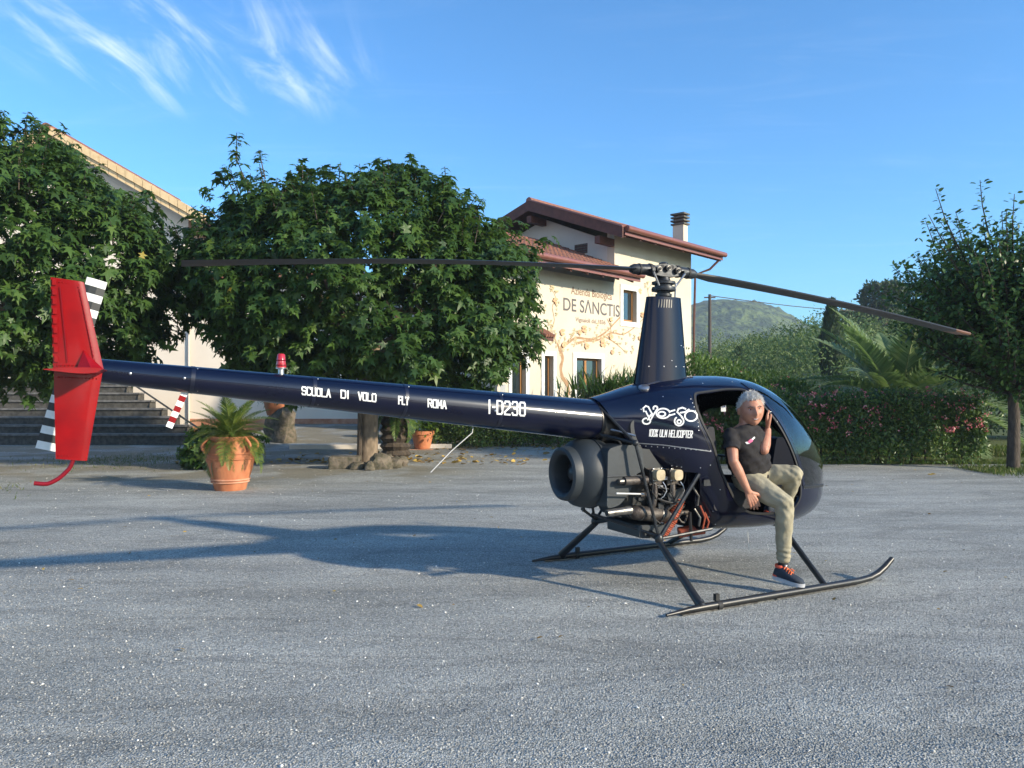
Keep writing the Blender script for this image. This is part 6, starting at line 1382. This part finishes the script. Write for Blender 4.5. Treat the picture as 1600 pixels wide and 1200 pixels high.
def ringloft(mb, rings, n=24):
    vs = []; fs = []
    for c, a, b in rings:
        for k in range(n):
            th = 2*PI*k/n; ca, sa = math.cos(th), math.sin(th); vs.append(c+a*(np.sign(ca)*abs(ca)**.85)+b*(np.sign(sa)*abs(sa)**.9))
    m = len(rings)
    for i in range(m-1):
        for k in range(n): fs.append((i*n+k, i*n+(k+1) % n, (i+1)*n+(k+1) % n, (i+1)*n+k))
    fs += [tuple(range(n-1, -1, -1)), tuple(range((m-1)*n, m*n))]; mb.add(vs, fs)
def torso(mb, g):
    R, W_ = px_r, fwd
    ringloft(mb, [(J['pel']-Vector((0, 0, .06)), R*(.155+g), W_*(.115+g)), (J['pel'], R*(.172+g), W_*(.125+g)), (J['waist'], R*(.168+g), W_*(.148+g*1.2)), (J['chest'], R*(.172+g), W_*(.125+g)), (J['ub'], R*(.165+g), W_*(.105+g)), ((J['ub']+J['neck'])/2+Vector((0, 0, .005)), R*(.105+g), W_*(.075+g)), (J['neck']+Vector((0, 0, .005)), R*(.058+g*.3), W_*(.056+g*.3))])
def limb(mb, pts, rs, n=14):
    P = [Vector(p) for p in pts]; Q = []; S = []
    for i in range(len(P)-1):
        for f in (0, .34, .67): Q.append(P[i].lerp(P[i+1], f)); S.append(rs[i]+(rs[i+1]-rs[i])*f)
    Q.append(P[-1]); S.append(rs[-1])
    mb.tube(Q, S, n)
    for i, p in enumerate(P): mb.ell(p, rs[i]*.985, 12, 8)
def mid(a, b, f): return J[a].lerp(J[b], f)
bodym = MB(); torso(bodym, -.01)
limb(bodym, [J['RS'], mid('RS', 'RE', .45), J['RE'], mid('RE', 'RW', .3), J['RW']], [.056, .047, .040, .043, .026])
limb(bodym, [J['LS'], mid('LS', 'LE', .45), J['LE'], mid('LE', 'LW', .3), J['LW']], [.056, .047, .041, .043, .026])
limb(bodym, [J['RH'], mid('RH', 'RK', .5), J['RK'], mid('RK', 'RA', .3), J['RA']], [.08, .068, .05, .05, .034])
limb(bodym, [J['LH'], mid('LH', 'LK', .5), J['LK'], mid('LK', 'LA', .3), J['LA']], [.08, .068, .05, .05, .034])
limb(bodym, [J['neck']-Vector((0, 0, .04)), J['neck']+Vector((0, 0, .03)), J['head']-Vector((0, 0, .05))], [.066, .064, .062])
# hands: palm plus five bent fingers
def hand(mb, W0, dirp, side_, nrm, curl, s=1.0, thumb_side=1, spread=.12):
    dirp = dirp.normalized(); side_ = (side_-dirp*side_.dot(dirp)).normalized(); nrm = dirp.cross(side_).normalized() if nrm is None else nrm
    lens = (.070, .080, .075, .058)
    for i in range(4):
        o = (i-1.5)*.0205*s; k0 = W0+dirp*.02*s+side_*o*.55; k1 = W0+dirp*(.092-.004*abs(i-1))*s+side_*o; d = (dirp+side_*(i-1.5)*spread*.5).normalized(); L = lens[i]*s
        limb(mb, [W0+side_*o*.4, k0, k1], [.017*s, .0165*s, .0135*s], 10)
        p = k1; dd = d; rr_ = .0115*s; pts = [k1]; rs = [.0125*s]
        for q, f in enumerate((.45, .32, .25)):
            dd = (dd*math.cos(curl[q])+nrm*math.sin(curl[q])).normalized(); p = p+dd*L*f; pts.append(p); rs.append(rr_-.0012*(q+1)*s)
            nrm_ = nrm
        limb(mb, pts, rs, 8)
    t0 = W0+dirp*.025*s-side_*thumb_side*.022*s; d = (dirp*.62-side_*thumb_side*.75+nrm*.25).normalized(); t1 = t0+d*.045*s; d2 = (d*.8+dirp*.5+nrm*.2).normalized(); t2 = t1+d2*.035*s; t3 = t2+d2*.026*s
    limb(mb, [t0, t1, t2, t3], [.018*s, .0155*s, .0125*s, .010*s], 10)
rd = (at(1181, 792, 6.12)-J['RW']); right_img = Vector((1, 0, 0)); camd = Vector((0, -1, 0))
hand(bodym, J['RW']+rd.normalized()*.0, rd, Vector((-1, 0, -.4)), -camd*-1*-1, (.25, .35, .3), 1.02, 1)
ld = (at(1197, 642, 6.42)-J['LW']); hand(bodym, J['LW'], ld, Vector((.25, 1, 0)), Vector((1, .25, 0)).normalized(), (.15, .25, .2), .98, 1)
# head
hf = Vector((.02, -.99, -.06)).normalized(); hu_ = (Vector((-.10, 0, 1))-hf*Vector((-.10, 0, 1)).dot(hf)).normalized(); hr = hf.cross(hu_).normalized()   # hr: towards image left? fixed below
if hr.x < 0: hr = -hr
HS = 1.17; hc = J['head']+Vector((0, 0, .0))
def gs(x, c, s): return math.exp(-((x-c)/s)**2)
def head_co(d):
    """d: unit vector in head axes (right, forward, up) -> point"""
    x, y, z = d; w = .083; dpt = .097; hgt = .114
    px_ = x*w; py_ = y*dpt; pz_ = z*hgt
    if z < 0: t = -z; px_ *= 1-.20*t**1.8; py_ = py_*(1-.18*t) + (.018*t if y > 0 else .035*t*abs(y)+.01*t); 
    if y > 0:
        f = y
        py_ += .028*gs(px_, 0, .013)*gs(pz_, -.022, .022)*f          # nose
        py_ += .010*gs(px_, 0, .010)*gs(pz_, .005, .022)*f
        py_ += .008*gs(pz_, .030, .012)*gs(px_, 0, .045)*f           # brow
        for s in (-1, 1): py_ -= .012*gs(px_, s*.031, .015)*gs(pz_, .010, .012)*f; py_ += .007*gs(px_, s*.042, .016)*gs(pz_, -.025, .018)*f   # sockets, cheeks
        py_ += .006*gs(px_, 0, .026)*gs(pz_, -.056, .010)*f; py_ -= .005*gs(px_, 0, .03)*gs(pz_, -.068, .006)*f; py_ += .009*gs(px_, 0, .022)*gs(pz_, -.092, .016)*f
    return hc+(hr*px_+hf*py_+hu_*pz_)*HS
NU, NV = 64, 48; vs = []; fs = []
for i in range(NV+1):
    ph = PI*i/NV
    for k in range(NU):
        th = 2*PI*k/NU; st_ = max(math.sin(ph), .003); vs.append(head_co((st_*math.cos(th), st_*math.sin(th), -math.cos(ph))))
for i in range(NV):
    for k in range(NU): fs.append((i*NU+k, i*NU+(k+1) % NU, (i+1)*NU+(k+1) % NU, (i+1)*NU+k))
fs += [tuple(range(NU-1, -1, -1)), tuple(range(NV*NU, NV*NU+NU))]
bodym.add(vs, fs)
for s in (-1, 1):
    ec = hc+(hr*(s*.086)-hf*.008-hu_*.004)*HS; Mx = Matrix((hr, hf, hu_)).transposed(); bodym.ell(ec, (.010, .020, .034), 12, 8, Mx @ Matrix.Rotation(.2*s, 3, 'Z'))
pm = remesh(bodym.mesh('person'), .0042, 1); pm.materials.append(M['skin'])
person = link('person', pm); tag(person, 'grey-haired man in black t-shirt and khaki trousers sitting in the open helicopter doorway', 'person')
# face details
def fpt(x, z, off): # on the face
    lo = None; best = None
    y = math.sqrt(max(0, 1-(x/.083)**2-(z/.114)**2)); d = Vector((x/.083, y, z/.114)); d.normalize(); return head_co(d)+hf*off
Mh = Matrix((hr, hf, hu_)).transposed()
for s in (-1, 1):
    e = fpt(s*.031, .010, -.004); MB().ell(e, (.013, .009, .0055), 12, 8, Mh).build('eye', M['teeth'], person, True); MB().ell(e+hf*.006, (.0055, .005, .0052), 10, 8, Mh).build('pupil', M['eye'], person, True)
    MB().tube([fpt(s*.016, .026, .001), fpt(s*.032, .031, .002), fpt(s*.047, .024, .001)], .0034, 6).build('eyebrow', M['exh'], person, True)
    MB().tube([fpt(s*.018, .014, .0), fpt(s*.031, .018, .001), fpt(s*.045, .012, .0)], .0024, 6).build('eyelid', M['lip'], person, True)
mz = -.058
MB().tube([fpt(-.026, mz+.006, .0), fpt(-.013, mz-.001, .002), fpt(.0, mz-.003, .003), fpt(.013, mz-.001, .002), fpt(.026, mz+.006, .0)], [.002, .0055, .0062, .0055, .002], 8).build('mouth', M['lip'], person, True)
MB().tube([fpt(-.016, mz+.001, .005), fpt(.0, mz-.001, .0065), fpt(.016, mz+.001, .005)], [.002, .0032, .002], 8).build('teeth', M['teeth'], person, True)
# hair cap: thick short hair over the skull
hv = MB(); rows = 30; cols = 60; vs = []; idx = {}
r_ = random.Random(5)
for i in range(rows+1):
    for k in range(cols):
        th = 2*PI*k/cols; fy = math.sin(th)   # forward component
        zlow = .62 if fy > .6 else (.62-(.6-fy)*.85 if fy > -.3 else -.145-(-.3-fy)*.45); zlow += .03*math.sin(th*17)+.025*math.sin(th*31+1); zlow = max(zlow, -.48)
        z = zlow+(1-zlow)*(i/rows); z = min(z, .9995); rr_ = math.sqrt(1-z*z); p = head_co((rr_*math.cos(th), rr_*math.sin(th), z)); n = (p-hc).normalized(); edge = min(1, i/3)
        lump = .0022*math.sin(th*9+z*7)+.002*math.sin(th*23+z*17)+.0015*r_.random(); vs.append(p+n*(edge*(.008+.007*max(0, z)+lump)-.001)*HS)
fs = [(i*cols+k, i*cols+(k+1) % cols, (i+1)*cols+(k+1) % cols, (i+1)*cols+k) for i in range(rows) for k in range(cols)]+[tuple(range(rows*cols, rows*cols+cols))]
hv.add(vs, fs); hair = hv.build('hair', M['hair'], person, True, 60)
n_ = len(vs); rh = np.random.default_rng(4); ii = rh.integers(cols, n_, 2600); C = np.array([tuple(v) for v in vs])[ii]; Nn = norm(C-np.array(hc)); sweep = np.array(hr)*.5-np.array(hu_)*.15+np.array(hf)*.25
D = norm(Nn*.75+sweep+rh.normal(size=C.shape)*.35)
tag(leaves('hair_tufts', C-Nn*.003, D, Nn, .019*(.6+.7*rh.random(len(C))), 'lance', M['hairs'], hair, rh), kind='stuff')
# t-shirt
ts = MB(); torso(ts, .016)
for a, b in (('RS', 'RE'), ('LS', 'LE')):
    d = (J[b]-J[a]); limb(ts, [J[a]+Vector((0, 0, -.002)), mid(a, b, .35), mid(a, b, .62)], [.066, .062, .061])
def fold_t(co):
    u = (co-J['waist']).dot(px_r); z = co.z; return .006*math.sin(z*46+u*22)*math.sin(u*30+z*9)+.004*math.sin(z*90-u*40)-.002
tm = remesh(ts.mesh('t_shirt'), .0085, 2, fold_t)
# open the neck and hem by trimming
bm = bmesh.new(); bm.from_mesh(tm)
neckp = J['neck']+Vector((0, 0, -.012)); nd = (hu_*.9+fwd*-.35).normalized()
kill = [v for v in bm.verts if (v.co-neckp).dot(nd) > 0 and (v.co-J['neck']).length < .13]
kill += [v for v in bm.verts if v.co.z < J['pel'].z-.02]
for a, b in (('RS', 'RE'), ('LS', 'LE')):
    d = (J[b]-J[a]).normalized(); c = mid(a, b, .60); kill += [v for v in bm.verts if (v.co-c).dot(d) > 0 and (v.co-c).length < .105 and abs((v.co-c).dot(px_r)) < .12 and (a == 'RS' or (v.co-J['chest']).dot(px_r) > .17)]
bmesh.ops.delete(bm, geom=list(set(kill)), context='VERTS'); bm.to_mesh(tm); bm.free(); tm.materials.append(M['tee'])
tee = link('t_shirt', tm, person); tee['label'] = 'black short-sleeved t-shirt with a small pink and white print on the chest'
bvt = BVHTree.FromPolygons([v.co.copy() for v in tm.vertices], [tuple(p.vertices) for p in tm.polygons])
def on_tee(px, py, off=.003):
    o = Vector((0, 0, CH)); d = (at(px, py, 1)-o).normalized(); h = bvt.ray_cast(o, d); return h[0]-d*off if h[0] else None
def blot(pts, m, off, nm):
    P = [on_tee(x, y, off) for x, y in pts]
    if all(p is not None for p in P): MB().add(P, [tuple(range(len(P)))]).build(nm, m, tee, fix=False)
blot([(1164, 691), (1168, 690), (1172, 692), (1171, 693.5), (1167, 694)], M['white'], .008, 'print'); blot([(1168, 690), (1172, 686.5), (1178, 684.5), (1176, 690), (1171, 693)], M['pink'], .010, 'print'); blot([(1174, 686), (1179, 682), (1180, 684), (1177, 687)], M['white'], .012, 'print')
# trousers
tr_ = MB(); R, W_ = px_r, fwd
ringloft(tr_, [(J['pel']-Vector((0, 0, .10)), R*.15, W_*.12), (J['pel']-Vector((0, 0, .03)), R*.185, W_*.142), (J['pel']+Vector((0, 0, .03)), R*.178, W_*.142), (J['pel']+Vector((0, 0, .05)), R*.17, W_*.138)])
limb(tr_, [J['RH'], mid('RH', 'RK', .5), J['RK'], mid('RK', 'RA', .35), mid('RK', 'RA', .75), mid('RK', 'RA', .97)], [.105, .094, .073, .070, .058, .056])
limb(tr_, [J['LH'], mid('LH', 'LK', .5), J['LK'], mid('LK', 'LA', .35), mid('LK', 'LA', .75), mid('LK', 'LA', .97)], [.10, .088, .071, .068, .058, .056])
def fold_p(co):
    q = .0
    for K, H in (('RK', 'RH'), ('LK', 'LH')):
        d = (co-J[K]).length; q += .0045*math.exp(-(d/.10)**2)*math.sin(co.z*85+co.x*90+co.y*40)
    return q+.0028*math.sin(co.x*48+co.z*22+2*math.sin(co.z*11))*math.sin(co.z*19-co.x*24)+.002*math.sin(co.x*70-co.z*40+co.y*60)+.004*math.exp(-((co.z-J['RA'].z-.05)/.06)**2)*math.sin(co.z*150+co.x*30)
pmz = remesh(tr_.mesh('trousers'), .0085, 2, fold_p); pmz.materials.append(M['khaki']); link('trousers', pmz, person)
# shoes
def shoe(ank, heel, toe, nm):
    d = (toe-heel).normalized(); up = (Vector((0, 0, 1))-d*d.z).normalized(); sd = d.cross(up).normalized(); L = (toe-heel).length
    s = empty(nm, (0, 0, 0)); s.parent = person; mb = MB(); rings = []
    for f, w, h in ((0.0, .020, .05), (.03, .032, .075), (.12, .036, .098), (.25, .037, .105), (.36, .038, .090), (.5, .043, .072), (.65, .049, .060), (.8, .047, .050), (.92, .036, .038), (1.0, .012, .018)):
        c = heel+d*(L*f)+up*(h/2+.012); rings.append((c, sd*w, up*(h/2)))
    ringloft(mb, rings, 20); o = mb.build('upper', M['shoe'], s, True, 60)
    so_ = MB(); vs = []; n = 16; prof_ = [(0, .026), (.08, .038), (.25, .039), (.45, .041), (.65, .051), (.85, .046), (.97, .026), (1.02, .006)]
    top_ = [heel+d*(L*f)+sd*w for f, w in prof_]+[heel+d*(L*f)-sd*w for f, w in reversed(prof_)]; m = len(top_)
    so_.add([p+up*.024 for p in top_]+[p-up*.004 for p in top_], [(i, (i+1) % m, m+(i+1) % m, m+i) for i in range(m)]+[tuple(range(m)), tuple(range(2*m-1, m-1, -1))]); so_.build('sole', M['sole'], s, True, 50)
    hh = MB(); hh.ell(heel+d*.022+up*.03, (.034, .034, .026), 12, 8); hh.build('heel_cup', M['soleo'], s, True)
    for k in range(4):
        f = .36+.075*k; h = (.100, .088, .076, .069)[k]; c = heel+d*(L*f)+up*(h+.012); MB().tube([c-sd*.026-up*.012, c-sd*.01+up*.004, c+sd*.012+up*.004, c+sd*.026-up*.012], .0048, 6).build('lace', M['orange'], s, True)
    c = heel+d*(L*.46)+up*.095; 
    for e in (-1, 1): MB().tube([c, c+sd*.02*e+d*.015+up*.012, c+sd*.03*e+d*.035-up*.0, c+sd*.012*e+d*.03], .0035, 6).build('lace', M['orange'], s, True)
    MB().lathe([(.036, 0), (.040, .012), (.036, .024)], heel+d*(L*.16)+up*.098, 16, Matrix((sd, d, up)).transposed(), cap=False).build('collar', M['soleo'], s, True)
    MB().box(heel+d*(L*.33)+up*.125, (.022, .03, .012), Matrix((sd, d, up)).transposed()).build('tongue_tab', M['white'], s)
shoe(J['RA'], at(1209, 903, 6.16), at(1256, 917, 5.98), 'shoe'); 
hl_ = J['LA']+Vector((-.10, .12, -.06)); shoe(J['LA'], hl_, hl_+Vector((.24, .13, -.02)), 'shoe')
MB().tube([J['RA']+Vector((0, 0, .03)), J['RA']-Vector((0, 0, .05))], [.037, .040], 14).build('sock', M['rubber'], person, True)

# ------------------------------------------------------------------ air
hz = bpy.data.materials.new('haze'); hz.use_nodes = True; ns, ls, n = NT(hz.node_tree); ns.remove(ns['Principled BSDF'])
pv = n('ShaderNodeVolumePrincipled'); pv.inputs['Color'].default_value = (.72, .84, 1, 1); pv.inputs['Density'].default_value = .00055; pv.inputs['Anisotropy'].default_value = .0
ls.new(pv.outputs[0], ns['Material Output'].inputs['Volume'])
HAZE = True
if HAZE: tag(MB().bb((-670, -180, -2), (670, 660, 80)).build('haze', hz), 'pale summer haze over the whole valley', 'haze', kind='stuff')

# repeats carry one shared group phrase
for pre, grp in (('rock', 'rocks round the foot of the pale trunk'), ('shrub', 'green shrubs around the yard'), ('umbrella_pine', 'umbrella pines on the slope'), ('cypress', 'cypresses on the slope'),
                 ('broadleaf_tree', 'leafy trees in front of the buildings'), ('strappy_bush', 'strappy bushes by the house door'), ('cycad', 'cycads in the yard')):
    for o in bpy.data.objects:
        if o.parent is None and o.name.split('.')[0] == pre and 'label' in o: o['group'] = grp
